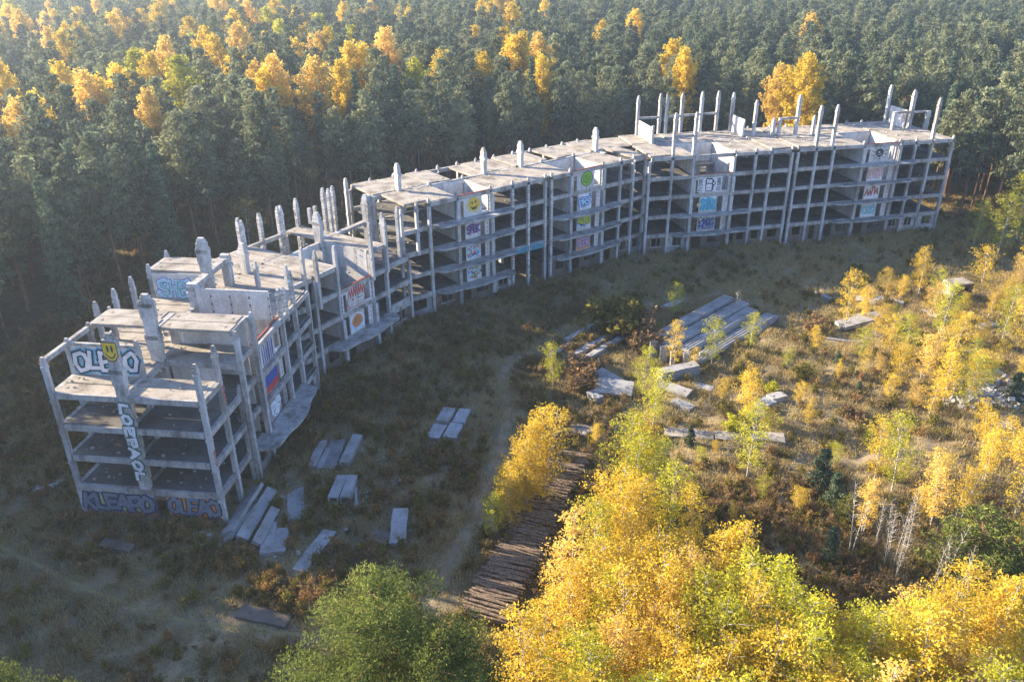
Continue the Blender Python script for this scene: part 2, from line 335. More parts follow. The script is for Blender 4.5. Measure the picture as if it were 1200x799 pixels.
def balcony(F, s0, s1, k, depth=1.5, mid=0.5):
    z = 3 * k; mb = MB(); N = 36; top = []
    for i in range(N + 1):
        u = i / N; s = s0 + (s1 - s0) * u; L = s1 - s0; e = min(u, 1 - u) * L; r = 1.25
        d = depth * (math.sqrt(max(0, 1 - (1 - min(e, r) / r) ** 2))) + mid * math.sin(math.pi * u) ** 2 - 0.15 * math.exp(-((e - 3.2) / 1.0) ** 2)
        top.append((s, -0.22 - d))
    for i in range(N):
        (a, ta), (b, tb) = top[i], top[i + 1]
        mb.box8([F(a, ta, z - .24), F(b, tb, z - .24), F(b, -.2, z - .24), F(a, -.2, z - .24), F(a, ta, z - .02), F(b, tb, z - .02), F(b, -.2, z - .02), F(a, -.2, z - .02)])
    # keep one clean solid: drop the inner walls between neighbours
    keep = [(f, m) for j, (f, m) in enumerate(zip(mb.f, mb.mi)) if not (j % 6 == 3 and j // 6 < N - 1) and not (j % 6 == 5 and j // 6 > 0)]
    mb.f = [q[0] for q in keep]; mb.mi = [q[1] for q in keep]
    emit('balcony', mb, M['beam'], 0)

def front_panel(F, s0, s1, k, full=True, mat=None):
    """the stair-bay facade panel of one storey"""
    mb = MB(); L = s1 - s0; z0, z1 = 3 * (k - 1), 3 * k; g = lambda u: s0 + L * u
    mats = [mat or M['panel'], M['red_edge']]
    if full:
        holed(mb, s0 + .3, s1 - .3, z0 + .05, z1 - .02, -.16, -.02, F, [(g(.1), g(.19), z0 + .06, z1 - .75), (g(.72), g(.89), z0 + .35, z1 - .5)])
        bx(mb, s0 + .2, s1 - .2, -.19, .02, z1 - .01, z1 + .1, F, 1)
        for q in range(5):
            for e in (g(.055), g(.945)): bx(mb, e - .05, e + .05, -.175, -.15, z0 + .3 + q * .55, z0 + .5 + q * .55, F, 1)
    else:
        bx(mb, g(.22), g(.66), -.16, -.02, z0 + .03, z1 - .5, F)
        bx(mb, g(.80), g(.93), -.14, -.0, z0 + .03, z1 - .5, F)
        for q in range(4): bx(mb, g(.87) - .05, g(.87) + .05, -.155, -.13, z0 + .3 + q * .6, z0 + .5 + q * .6, F, 1)
    emit('facade_panel', mb, mats, 0)
def pilaster(F, s, z0, z1):
    mb = MB(); bx(mb, s - .24, s + .24, -.55, -.24, z0 + .02, z1 - .55, F); emit('pilaster', mb, M['column'], near(F, s, 0))
def infill(F, s0, s1, kind, t=0.12, holes=True):
    """ground-floor wall of one bay with a window or door opening"""
    if kind == 'open': return
    L = s1 - s0; g = lambda u: s0 + L * u; mb = MB()
    if kind == 'door': H = [(g(.3), g(.62), .05, 2.25)]
    elif kind == 'two': H = [(g(.12), g(.36), .2, 2.3), (g(.52), g(.86), 1.0, 2.3)]
    else: H = [(g(.3), g(.76), .95, 2.3)]
    matn = {'w': 'white_brick', 'b': 'brown_brick', 'p': 'plaster', 'd': 'dark'}
    m0 = matn.get(kind[0], 'plaster') if kind not in ('door', 'two') else 'plaster'
    holed(mb, s0 + .2, s1 - .2, -.3, 2.5, t - .1, t + .1, F, H)
    emit('infill_wall', mb, M[m0], 0)
    if kind[0] in 'wb' and len(H) == 1 and H[0][2] > .5:
        mb = MB(); h = H[0]; bx(mb, h[0] - .1, h[1] + .1, t - .2, t + .12, h[2] - .08, h[2] + .003, F)
        for e in (h[0] + .04, h[1] - .04, (h[0] * .45 + h[1] * .55)): bx(mb, e - .04, e + .04, t - .03, t + .05, h[2] + .004, h[3], F)
        emit('window_frame', mb, M['beam'], 0)

def grid(F, st, fl, sp, bk, cells_f, cells_b, stair=(), cols=True, t_f=0.0, tile=(), passage=()):
    """columns, beams and floor planks of a run of bays; cells_*[i] = highest slab level of bay i"""
    n = len(st) - 1
    for i in range(n):
        s0, s1 = st[i], st[i + 1]
        for k in range(2 if i in passage else 1, 6):
            if k <= cells_f[i]:
                beam(F, s0 + .22, s1 - .22, t_f, 3 * k)
                if i not in stair: planks(F, s0 + .03, s1 - .03, t_f + .2, sp - .2, k)
            if k <= max(cells_f[i], cells_b[i]): beam(F, s0 + .25, s1 - .25, sp, 3 * k + (.1 if k == 5 else 0), .26, .5)
            if k <= cells_b[i]:
                beam(F, s0 + .22, s1 - .22, bk, 3 * k); planks(F, s0 + .03, s1 - .03, sp + .26, bk - .2, k)
    if cols:
        for i, s in enumerate(st):
            L = [cells_f[j] for j in (i - 1, i) if 0 <= j < n]; Lb = [cells_b[j] for j in (i - 1, i) if 0 <= j < n]
            column(F, s, t_f, -.4, 3 * max(L) - .53, mat=M['tile_column'] if i in tile else None)
            column(F, s, sp, -.4, 3 * max(L + Lb) - .53, True)
            column(F, s, bk, -.4, 3 * max(Lb) - .53)
def studs(F, pts, z):
    for s, t in pts:
        mb = MB(); bx(mb, s - .17, s + .17, t - .17, t + .17, z - .1, z + .38, F); bx(mb, s - .08, s + .08, t - .08, t + .08, z + .38, z + .55, F); emit('column_head', mb, M['column'], 0)
def stair(F, sL, sR, sp, kmax, walls=True):
    for k in range(1, kmax + 1):
        spine_wall(F, sL + .25, sR - .25, sp - .34, k); cross_wall(F, sL + .06, .35, sp - .5, k); cross_wall(F, sR - .06, .35, sp - .5, k)
        if k < kmax:  # half landing and flight remains
            mb = MB(); bx(mb, sL + .3, sR - .3, sp - 1.9, sp - .5, 3 * k - .2, 3 * k, F)
            if k < kmax - 1:
                a, b = sL + .5, sL + 1.9; mb.box8([F(a, sp - 1.92, 3 * k - .2), F(b, sp - 1.92, 3 * k - .2), F(b, 1.2, 3 * k + 1.3), F(a, 1.2, 3 * k + 1.3), F(a, sp - 1.92, 3 * k), F(b, sp - 1.92, 3 * k), F(b, 1.2, 3 * k + 1.5), F(a, 1.2, 3 * k + 1.5)])
            emit('stair_flight', mb, M['slab'], near(F, sL, 0) - k)

# --- section A (gable end, lowest and most ruined)
SA = [0, 3.2, 6.3, 9.6]
for i, (cf, cb) in enumerate(((4, 4), (3, 4), (5, 5))):
    grid(FA, [SA[i], SA[i + 1]], 0, 6.6, 12.7, [cf], [cb], cols=False)
# k4 slab under the raised strip in bay 2 is already in the grid
for s, z in ((0, 15.3), (3.2, 15.3), (6.3, 9.9)): column(FA, s, 0, -.4, z, poke=True)
column(FA, 6.3, -.5, -.4, 15.1, poke=True); column(FA, 9.6, -.5, -.4, 15.4, poke=True)
for s in SA: column(FA, s, 12.7, -.4, 15.3 if s else 15.2, poke=True)
column(FA, 0.1, 6.6, -.4, 17.6, True, poke=True, w=1.15); column(FA, 3.2, 6.6, -.4, 15.4, False, poke=True); column(FA, 6.3, 6.9, -.4, 18.2, True, poke=True, w=1.35); column(FA, 9.6, 6.9, -.4, 14.4, True)
beam(FA, .2, 3.0, 12.7, 15, d=.4); beam(FA, 3.4, 6.1, 12.7, 15, d=.4); tbeam(FA, 9.55, -.4, 6.4, 15); tbeam(FA, 6.35, -.4, 6.3, 12); tbeam(FA, 0, .3, 6.2, 12); tbeam(FA, 0, 7, 12.4, 12)
for k in (1, 2, 3): tbeam(FA, 0, .3, 6.2, 3 * k); tbeam(FA, 0, 7, 12.4, 3 * k)
# graffiti wall on the fourth floor and vent wall below
mb = MB(); bx(mb, 3.06, 3.2, 6.5, 12.45, 12.06, 14.75, FA); emit('wall_panel', mb, [M['panel'], M['red_edge']], -50)
mb = MB(); bx(mb, 3.0, 3.26, 6.5, 12.45, 14.76, 15.0, FA); emit('beam', mb, M['beam'], -50)
for kk in (1, 2, 3):
    mb = MB(); bx(mb, 6.0, 6.15, 7.3, 12.4, 3 * kk + .05, 3 * kk + 2.4, FA); emit('wall_panel', mb, [M['panel'], M['red_edge']], -5)
    for q in range(4):
        mb = MB(); bx(mb, 5.93, 6.0, 8.0 + q * .95, 8.3 + q * .95, 3 * kk + 1.5, 3 * kk + 1.9, FA); emit('wall_vent', mb, M['p_black'], 0)
mb = MB(); bx(mb, 9.7, 9.85, .2, 6.2, 12.05, 14.45, FA); emit('wall_panel', mb, [M['panel'], M['red_edge']], -5)
mb = MB(); bx(mb, 6.5, 6.62, 2.0, 6.0, 9.05, 11.45, FA); emit('wall_panel', mb, [M['panel'], M['red_edge']], -5)
# ground floor gable wall
TGA = lambda a, b, z: FA(b, a, z)      # sheet in the t-z plane
mb = MB(); holed(mb, .1, 12.6, -.4, 2.42, -.16, .04, TGA, [(4.9, 5.9, 0.1, 2.0)]); emit('infill_wall', mb, M['plaster'], 0)
mb = MB(); bx(mb, -.2, .06, -.1, 12.9, 2.44, 3.0, FA); emit('beam', mb, M['beam'], -40)
# A2: stair bay and beyond
A2 = [9.6, 15.9, 19.2, 22.9]
grid(FA, A2, 0, 7.9, 14.2, [4, 4, 4], [4, 4, 5], stair=(0,), t_f=-.45)
stair(FA, 9.6, 15.9, 7.9, 4); 
for q in range(4):
    a, b = .2 + q * 1.9, .2 + (q + 1) * 1.9 - .03
    mb = MB(); bx(mb, 15.2, 15.36, a, min(b, 7.4), 12.05, 14.95, FA)
    for e in range(3): bx(mb, 15.16, 15.24, a, a + .09, 12.5 + e * .8, 12.75 + e * .8, FA, 1)
    emit('wall_panel', mb, [M['panel'], M['red_edge']], -90)
for k in (2, 3, 4): front_panel(FA, 9.6, 15.9, k, k == 4)
for k in (2,): front_panel(FA, 9.6, 15.9, k, False)
balcony(FA, 6.6, 19.0, 1, 2.0, .6)
for s in (9.6, 15.9): pilaster(FA, s, 3, 6)
column(FA, 15.6, 7.8, 9, 15.35, True, w=1.25, poke=False); column(FA, 19.2, 8.1, 12, 18.6, True, poke=True, w=1.3); column(FA, 23.3, 8.0, 9, 15.4, True, w=1.2)
beam(FA, 15.2, 23.8, 7.95, 15.05, .36, .42)
beam(FA, 9.8, 15.4, 7.95, 12.9, .2, .4)
for s in (9.0 + .9, 12.9, 15.9, 19.2): column(FA, s, 14.2, 9, 15.6, poke=True)
for s in (22.9,): column(FA, s, 14.2, 9, 15.7, poke=True)
mb = MB(); bx(mb, 19.1, 19.24, 8.5, 14.0, 12.06, 14.72, FA); emit('wall_panel', mb, [M['panel'], M['red_edge']], -90)
for s, z in ((15.9, 14.9), (17.2, 14.6), (19.2, 15.6)): column(FA, s, -.45, 11, z, poke=True, mat=M['tile_column'])
for k in range(1, 5): beam(FA, 19.2, 22.6, -.6, 3 * k)

# --- joint A/B and section B
SB = [-3.4, 0, 3.4, 7.0, 12.8, 15.6, 20.0]
grid(FB, SB, 0, 7.4, 13.3, [4, 4, 4, 3, 4, 3], [4, 4, 4, 3, 4, 3], stair=(3,), t_f=0)
stair(FB, 7.0, 12.8, 7.4, 4)
beam(FB, 12.8, 21.3, 7.5, 12.05, .34, .4); beam(FB, 6.6, 12.0, 13.2, 12.05, .2, .45); beam(FB, 7.2, 12.7, 7.4, 9.9, .2, .4)
for s in (5.8, 6.2, 9.0, 12.0, 12.45, 15.1, 20.0, 21.0, 21.8): column(FB, s, 13.3, 8.5, 15.5 + random.uniform(-.2, .3), poke=True, w=1.15, mat=M['tile_column'])
for s in (16.9, 17.9): column(FB, s, 12.9, 12, 14.0, poke=False)
for s, t, z in ((-.1, .1, 14.5), (2.4, .2, 15.6), (3.2, -.9, 15.2), (7.0, -.1, 14.4), (12.6, -.5, 15.5), (15.4, -.4, 15.2), (16.1, .5, 15.6), (18.9, .4, 15.6), (-1.8, 2.6, 15.0)): column(FB, s, t, 8.5, z, poke=True)
column(FB, 12.3, 7.2, 6, 15.6, True, poke=True, w=1.25); column(FB, 0.6, 7.0, 12, 15.4, True, poke=True, w=1.2); column(FB, 20.9, 7.0, 9, 15.6, True, poke=True, w=1.2); column(FB, 21.7, 6.7, 9, 15.2, True, w=1.1)
front_panel(FB, 7.0, 12.8, 3, True); front_panel(FB, 7.0, 12.8, 2, False)
balcony(FB, 4.2, 16.0, 1, 1.8, .5)
for s in (7.0, 12.8): pilaster(FB, s, 3, 6); pilaster(FB, s, 0, 3)
SKIP |= {(5.0, 2, True), (10.4, 0, True), (24.2, 1, True), (34.0, 1, False)}
SKIP = {(round(a + .03, 1), b, c) for a, b, c in SKIP}
# --- sections C and D share one axis
SC = [-3.4, 0.9, 5.0, 10.4, 14.0, 16.7, 19.7]
grid(FC, SC, 0, 6.5, 13.0, [4, 5, 5, 5, 5, 5], [5, 5, 5, 5, 5, 5], stair=(2,), tile=(4, 5), passage=(4, 5))
beam(FC, -4.2, 1, 6.5, 15.02, .3, .45); planks(FC, -2.4, .9, .5, 6.2, 5, 2)
column(FC, -4.2, 6.5, 8.5, 15.4, True, w=1.2); column(FC, -4.0, 12.7, 8.5, 16.2, poke=True, w=1.2)
for s, z in ((-3.2, 14.9), (-1.0, 15.3)): column(FC, s, -.1, 8.5, z, poke=True)
SD = [20.8, 24.2, 30.4, 34.0, 36.6, 39.2]
grid(FC, SD, 0, 6.5, 13.4, [5, 5, 5, 5, 5], [5] * 5, stair=(1,), tile=(0, 1) if False else (0,))
for k in range(1, 6): planks(FC, 19.8, 20.7, .2, 6.3, k, 1); planks(FC, 19.8, 20.7, 6.8, 12.9, k, 1)
for a, b in ((5.0, 10.4), (24.2, 30.4)): stair(FC, a, b, 6.5, 5)
for k in (5,): front_panel(FC, 5.0, 10.4, k); front_panel(FC, 24.2, 30.4, k)
for k in (2, 3, 4): front_panel(FC, 5.0, 10.4, k, False); front_panel(FC, 24.2, 30.4, k, False)
for k in (1, 2, 3, 4): balcony(FC, 1.2, 14.0, k, 1.4, .4)
for k in (1, 2, 3): balcony(FC, 21.0, 34.0, k, 1.4, .4)
for s in (5.0, 10.4, 24.2, 30.4):
    for k in range(1, 6): pilaster(FC, s, 3 * (k - 1), 3 * k)
for s in (0.4, 14.0, 20.4, 34.8): column(FC, s, 6.5, 14.9, 18.7, True, poke=True, w=1.1)
studs(FC, [(s, 13.1) for s in (-.2, 3.4, 7.1, 10.6, 13.9, 17.2, 20.5, 24, 27.3, 30.6, 33.8, 37)] + [(s, 0.05) for s in (.9, 5, 10.4, 14, 16.7, 19.7, 20.8, 24.2, 30.4, 34, 36.6)] + [(5.0, 6.5), (10.4, 6.5), (24.2, 6.5), (30.4, 6.5)], 15.0)
for s, t, w, l in ((35.6, 8.0, .7, 2.2), (37.2, 5.0, .6, 2.4), (34.9, 4.6, .5, 2.0)):   # loose planks left on the roof
    mb = MB(); bx(mb, s, s + w, t, t + l, 15.06, 15.2, FC); emit('loose_board', mb, M['column'], 0)
# --- sections E and F
for k in range(1, 6):      # wedge of floor where D turns into E
    z = 3 * k; q0, q1, q2, q3 = FC(39.25, 13.2, z), FC(39.25, 6.9, z), FE(-3.1, 8.2, z), FE(-3.1, 14.4, z)
    mb = MB(); mb.box8([(*q[:2], z - .22) for q in (q0, q1, q2, q3)] + [(*q[:2], z + .02) for q in (q0, q1, q2, q3)]); emit('floor_slab', mb, M['slab'], 60)
SE = [-3.0, 0.6, 4.0, 10.7, 14.2, 16.8, 20.3]
grid(FE, SE, 0, 8.0, 14.6, [5, 5, 5, 5, 5, 5], [5] * 6, stair=(2,))
SF = [21.3, 24.4, 27.4, 32.6, 39.0, 41.9, 44.9, 48.7]
grid(FE, SF, 0, 8.0, 14.6, [5] * 7, [5] * 7, stair=(3,))
for k in range(1, 6): planks(FE, 20.4, 21.2, .2, 7.7, k, 1); planks(FE, 20.4, 21.2, 8.3, 14.4, k, 1)
stair(FE, 4.0, 10.7, 8.0, 5); stair(FE, 32.6, 39.0, 8.0, 5)
front_panel(FE, 4.0, 10.7, 4); front_panel(FE, 32.6, 39.0, 5)
for k in (2, 3): front_panel(FE, 4.0, 10.7, k, False)
for k in (2, 3, 4): front_panel(FE, 32.6, 39.0, k, False)
for k in (1, 2): balcony(FE, 1.0, 14.0, k, 1.3, .4)
for k in (1, 2, 3, 4): balcony(FE, 28.4, 42.2, k, 1.2, .4)
for s in (4.0, 10.7):
    for k in range(1, 5): pilaster(FE, s, 3 * (k - 1), 3 * k)
for s in (32.6, 39.0):
    for k in range(1, 6): pilaster(FE, s, 3 * (k - 1), 3 * k)
# roof-top frames
for s, t in ((.1, 14.0), (4.3, 15.0), (5.2, 14.4), (7.9, 14.5), (11.6, 15.0), (14.5, 15.0)): column(FE, s, t, 15, 21.5, poke=True, w=1.25)
for a, b, t in ((.3, 4.1, 14.2), (5.4, 7.7, 14.4), (8.1, 11.4, 14.7), (11.8, 14.3, 15)): beam(FE, a, b, t, 18.05, .15, .32)
for s, t in ((.8, .5), (4.0, .3)): column(FE, s, t, 15, 21.3, poke=True, w=1.15)
beam(FE, 1.0, 3.8, .4, 18.05, .15, .3)
mb = MB(); holed(mb, 7.8, 13.6, 15.06, 17.7, -.08, .08, lambda a, b, z: FE(.25 + b, a, z), [(9.0, 9.2, 16.7, 16.95), (10.4, 10.6, 16.4, 16.6), (11.8, 12.1, 16.6, 17.0)]); emit('wall_panel', mb, [M['panel'], M['red_edge']], -200)
column(FE, .25, 7.6, 15, 18.0, poke=False, w=.9)
for q in range(4):
    mb = MB(); bx(mb, 16.6, 16.76, 9.3 + q * 1.1, 10.2 + q * 1.1, 15.05, 17.8, FE); emit('wall_panel', mb, [M['panel'], M['red_edge']], -200)
column(FE, 16.7, 14.0, 15, 21.3, poke=True, w=1.2); column(FE, 18.2, 8.9, 15, 20.9, poke=True, w=1.2)
column(FE, 21.4, 8.5, 13, 18.0, poke=True, w=1.2); column(FE, 22.3, 8.2, 13, 17.9, w=1.1); column(FE, 25.7, 8.8, 15, 21.4, poke=True, w=1.25); beam(FE, 22.2, 25.6, 8.4, 18.0, .16, .34)
column(FE, 28.3, 8.0, 15, 18.2, poke=True, w=1.1)
for s in (24.3, 27.1): column(FE, s, .25, 15, 21.3, poke=True, w=1.2)
beam(FE, 24.5, 26.9, .25, 18.0, .15, .3)
column(FE, 45.6, 13.5, 15, 21.4, poke=True, w=1.2); column(FE, 46.4, 8.3, 15, 21.3, poke=True, w=1.45); column(FE, 45.1, .5, 15, 21.5, poke=True, w=1.25); column(FE, 43.0, 7.9, 15, 18, w=1.2); column(FE, 49.0, 7.4, 15, 18, w=1.5)
beam(FE, 43.2, 46.2, 8.0, 18.0, .16, .3); beam(FE, 46.6, 48.8, 7.8, 18.0, .16, .3)
mb = MB(); bx(mb, 8.8, 13.2, -.08, .08, 15.05, 18.0, lambda a, b, z: FE(46.0 + b, a, z)); emit('wall_panel', mb, [M['panel'], M['red_edge']], -200)
studs(FE, [(s, 14.7) for s in (20.3, 24.4, 27.4, 32.6, 39.0, 41.9)] + [(s, .05) for s in (.6, 10.7, 14.2, 16.8, 20.3, 21.3, 32.6, 39.0, 41.9, 48.7)], 15.0)
# gaps in the roof where planks are missing show dark floors: small raised stumps beside them
for s in (19.2, 20.0): planks(FE, s, s + .7, 8.3, 11.6, 5, 1, .12)

# ground-floor infill
kinds = ['bwin', 'wwin', 'pwin', 'door', 'bwin', 'two', 'pwin', 'dwin', 'wwin', 'pwin']
ci = 0
for F, st, skip in ((FA, [6.3, 9.6], ()), (FA, A2, ()), (FB, SB, ()), (FC, SC, (4, 5)), (FC, SD, ()), (FE, SE, ()), (FE, SF, ())):
    for i in range(len(st) - 1):
        ci += 1
        if i in skip: continue
        infill(F, st[i], st[i + 1], 'two' if st[i + 1] - st[i] > 5 else kinds[(ci * 7) % len(kinds)], t=(-.3 if F is FA else .12))
for F, s, t0, t1 in ((FC, 14.2, .3, 12.4), (FC, 19.5, .3, 12.4), (FA, 6.5, .3, 6.2), (FC, 0.9, .3, 5)):
    mb = MB(); bx(mb, s - .1, s + .1, t0, t1, -.3, 2.45, F); emit('infill_wall', mb, M['brown_brick'], 0)
for F, st, bk in ((FB, SB, 13.3), (FC, SC, 13.0), (FC, SD, 13.4), (FE, SE, 14.6), (FE, SF, 14.6), (FA, A2, 14.2)):
    for i in range(len(st) - 1):
        if F is FC and st is SC and i in (4, 5): continue
        mb = MB(); holed(mb, st[i] + .2, st[i + 1] - .2, -.3, 2.5, bk - .3, bk - .15, F, [(st[i] + 1, st[i + 1] - 1, 1, 2.2)]); emit('infill_wall', mb, M['plaster'], 0)
mb = MB(); bx(mb, 14.3, 19.4, 9.9, 10.1, -.3, 5.4, FC); emit('infill_wall', mb, M['brown_brick'], 0)  # added wall closing off the passage, there to keep it dark
# stepped white infill near the B front (broken block wall) and teal sign over the passage
mb = MB(); bx(mb, 14.3, 19.4, -.12, .12, 5.0, 5.95, FC); emit('sign_board', mb, M['p_teal'], 0)
mb = MB(); bx(mb, 16.0, 19.6, -.16, .1, 3.0, 3.7, FB); emit('parapet', mb, M['white_brick'], 0)

# ------------------------------------------------------------------ graffiti (flat paint on the walls)
FONT = {'S': [[(.95, .85), (.6, 1), (.12, .85), (.15, .58), (.85, .42), (.9, .15), (.5, 0), (.05, .15)]], 'L': [[(.2, 1), (.12, .05), (.95, .0)]], 'E': [[(.95, .95), (.15, 1), (.1, 0), (.95, .05)], [(.1, .5), (.8, .52)]],
 'O': [[(.5, 1), (.1, .8), (.05, .35), (.35, 0), (.8, .1), (.95, .55), (.8, .9), (.5, 1)]], 'P': [[(.15, 0), (.15, 1), (.8, .95), (.9, .65), (.6, .45), (.15, .45)]], 'A': [[(0, 0), (.45, 1), (.95, 0)], [(.2, .35), (.8, .35)]],
 'H': [[(.1, 0), (.15, 1)], [(.85, 0), (.9, 1)], [(.1, .5), (.88, .55)]], 'K': [[(.12, 0), (.12, 1)], [(.9, 1), (.15, .5), (.95, 0)]], 'R': [[(.15, 0), (.15, 1), (.8, .95), (.85, .6), (.2, .5), (.95, 0)]], 'N': [[(.1, 0), (.1, 1), (.85, 0), (.9, 1)]], 'I': [[(.5, 0), (.5, 1)]], 'U': [[(.1, 1), (.1, .2), (.5, 0), (.9, .2), (.9, 1)]], 'B': [[(.15, 0), (.15, 1), (.75, .9), (.7, .55), (.15, .5), (.85, .4), (.8, .05), (.15, 0)]]}
class Art:
    """strokes and blobs in the plane of a wall; each layer one millimetre prouder than the last"""
    def __init__(s, F, s0, s1, z0, z1, t=-.165, vertical=False, plane='s'):
        s.F, s.s0, s.s1, s.z0, s.z1, s.t, s.n, s.pl = F, s0, s1, z0, z1, t, 0, plane; s.L = {}
    def pt(s, u, v, d):
        a = s.s0 + (s.s1 - s.s0) * u; z = s.z0 + (s.z1 - s.z0) * v
        return s.F(a, s.t - d, z) if s.pl == 's' else s.F(s.t - d, a, z)
    def poly(s, pts, col):
        s.n += 1; d = .006 + s.n * .0011; mb = s.L.setdefault(col, MB()); mb.add([s.pt(u, v, d) for u, v in pts], [tuple(range(len(pts)))])
    def blob(s, cu, cv, ru, rv, col, n=14, wob=0.0, a0=0):
        s.poly([(cu + ru * (1 + random.uniform(-wob, wob)) * math.cos(a0 + 6.2832 * i / n), cv + rv * (1 + random.uniform(-wob, wob)) * math.sin(a0 + 6.2832 * i / n)) for i in range(n)], col)
    def stroke(s, pts, w, col):
        W_, H_ = abs(s.s1 - s.s0), s.z1 - s.z0
        for (a, b), (c, d) in zip(pts[:-1], pts[1:]):
            dx, dy = (c - a) * W_, (d - b) * H_; l = math.hypot(dx, dy) or 1; nx_, ny_ = -dy / l * w / 2, dx / l * w / 2; ex, ey = dx / l * w * .35, dy / l * w * .35
            s.poly([((a * W_ - ex + nx_) / W_, (b * H_ - ey + ny_) / H_), ((a * W_ - ex - nx_) / W_, (b * H_ - ey - ny_) / H_), ((c * W_ + ex - nx_) / W_, (d * H_ + ey - ny_) / H_), ((c * W_ + ex + nx_) / W_, (d * H_ + ey + ny_) / H_)], col)
    def word(s, txt, layers, u0=.03, u1=.97, v0=.12, v1=.88, skew=.0, rot=False, jig=.06):
        n = len(txt); G = []
        for i, ch in enumerate(txt):
            if rot: a, b = v1 - (v1 - v0) * i / n, v1 - (v1 - v0) * (i + 1) / n
            else: a, b = u0 + (u1 - u0) * i / n, u0 + (u1 - u0) * (i + 1) / n
            jz = random.uniform(-jig, jig); rk = random.uniform(-.03, .03); jj = [random.uniform(-1, 1) for _ in range(24)]
            for st in [[(x + jj[(3 * q) % 24] * .09, y + jj[(3 * q + 1) % 24] * .08) for q, (x, y) in enumerate(st_)] for st_ in FONT.get(ch, FONT['O'])]:
                if rot: G.append([(u0 + (u1 - u0) * y, a + (b - a) * (.08 + .84 * x)) for x, y in st])
                else: G.append([(a + (b - a) * (-.07 + 1.14 * x) + (skew + rk) * (y - .5), v0 + jz + (v1 - v0) * y) for x, y in st])
        for col, w in layers:
            for st in G: s.stroke(st, w, col)
    def done(s, name='graffiti', label=None):
        for c, mb in s.L.items(): emit(name, mb, M['p_' + c], 0)
BL = lambda w: [('cyan', w * 2.6), ('black', w * 1.9), ('white', w)]
# gable: wall on the fourth floor
a = Art(FA, 12.3, 6.6, 12.15, 14.7, 3.06, plane='t'); a.word('OLEAO', BL(.34), .02, .98, .2, .82, .02); a.done()
a = Art(FA, 12.5, 6.0, .55, 2.4, -.17, plane='t'); a.poly([(0, .1), (.98, .0), (1, .75), (.9, .98), (0, .95)], 'lime'); a.poly([(0, -.25), (1, -.25), (1, .02), (0, .1)], 'brown'); a.word('KLEAPO', [('blue', .75), ('black', .6), ('grey', .36)], .01, .97, .12, .9, .01); a.done()
a = Art(FA, 4.85, .2, .45, 2.4, -.17, plane='t'); a.poly([(0, .02), (1, .02), (1, .98), (0, .98)], 'orange'); a.word('OLEAO', [('black', .58), ('grey', .34)], .03, .98, .15, .88); a.done()
# blue piece on the raised wall
a = Art(FA, 13.8, 8.9, 12.15, 14.5, 19.1, plane='t'); a.blob(.5, .45, .46, .4, 'pale', 22, .1); a.word('SHEN', [('blue', .62), ('pale', .5)], .08, .95, .12, .8); a.word('SHEN', [('teal', .1)], .1, .93, .15, .75); a.done()
# emblem and lettering on the gable mid column
a = Art(FA, 7.12, 6.08, 15.3, 16.9, -.20, plane='t'); a.poly([(-.1, 1.03), (1.1, 1.03), (1.12, .3), (.8, .0), (.5, -.06), (.2, .0), (-.12, .3)], 'black'); a.poly([(-.04, .98), (1.04, .98), (1.05, .3), (.75, .05), (.5, 0), (.25, .05), (-.05, .3)], 'yellow'); a.blob(.34, .66, .09, .2, 'black'); a.blob(.68, .66, .09, .2, 'black'); a.stroke([(.12, .4), (.3, .22), (.5, .17), (.72, .22), (.9, .42)], .1, 'black'); a.done('emblem')
a = Art(FA, 7.1, 6.1, 3.9, 11.6, -.20, plane='t'); a.word('LOEPAOL', [('dgreen', .5), ('black', .38), ('white', .29)], .15, .85, 0, 1, rot=True, jig=0); a.done()
a = Art(FA, 12.0, 9.0, 6.3, 7.5, 5.99, plane='t'); a.poly([(0, 0), (1, 0), (1, 1), (0, 1)], 'orange'); a.word('SHIN', [('black', .14)], .1, .9); a.done()
a = Art(FA, 4.6, 3.0, 13.2, 14.4, 9.69, plane='t'); a.word('KRO', [('green', .2), ('blue', .12)]); a.done()
# section A front: dripping blue over red, white splash below
for k, cb_ in ((4, 'blue'), (3, 'blue')):
    a = Art(FA, 11.1, 13.9, 3 * k - 2.9, 3 * k - .4, -.17)
    if k == 3: a.poly([(.0, .3), (1, .3), (1, .95), (0, .95)], 'blue'); a.poly([(0, 0), (1, 0), (1, .3), (0, .3)], 'red')
    else:
        for i in range(6): u = .08 + i * .16; a.stroke([(u, .0), (u, random.uniform(.5, 1.1))], random.uniform(.12, .4), 'blue')
    a.done()
a = Art(FA, 11.1, 13.9, 3.2, 5.4, -.17); a.blob(.5, .5, .45, .5, 'white', 18, .15)
for i in range(26): u, v = random.random(), random.random(); a.stroke([(u, v), (u + random.uniform(-.15, .15), v + random.uniform(-.15, .15))], .08, random.choice(['cyan', 'black', 'blue']))
a.done()
# section B: red crown face above, orange knot below
a = Art(FB, 8.3, 11.1, 6.2, 8.9, -.17)
for i in range(7): u = .05 + i * .145; a.stroke([(u, .5 + .05 * (i % 2)), (u + .07, .95 - .1 * abs(i - 3) / 3), (u + .13, .5)], .14, 'red')
a.stroke([(0, .5), (-.05, .25), (.05, .08)], .1, 'red'); a.stroke([(1, .5), (1.05, .3), (.95, .12)], .1, 'red'); a.stroke([(.0, .04), (1.0, .04)], .1, 'red')
for i in range(8): a.blob(.1 + i * .11, .17, .018, .03, 'black', 8)
a.blob(.3, .38, .05, .06, 'red', 10); a.stroke([(.6, .4), (.7, .33), (.85, .38)], .07, 'black'); a.done()
a = Art(FB, 8.3, 10.8, 3.2, 5.4, -.17); a.blob(.5, .5, .55, .52, 'white', 8); a.blob(.5, .45, .47, .45, 'pale', 14, .15); a.blob(.5, .55, .38, .38, 'orange', 12, .12)
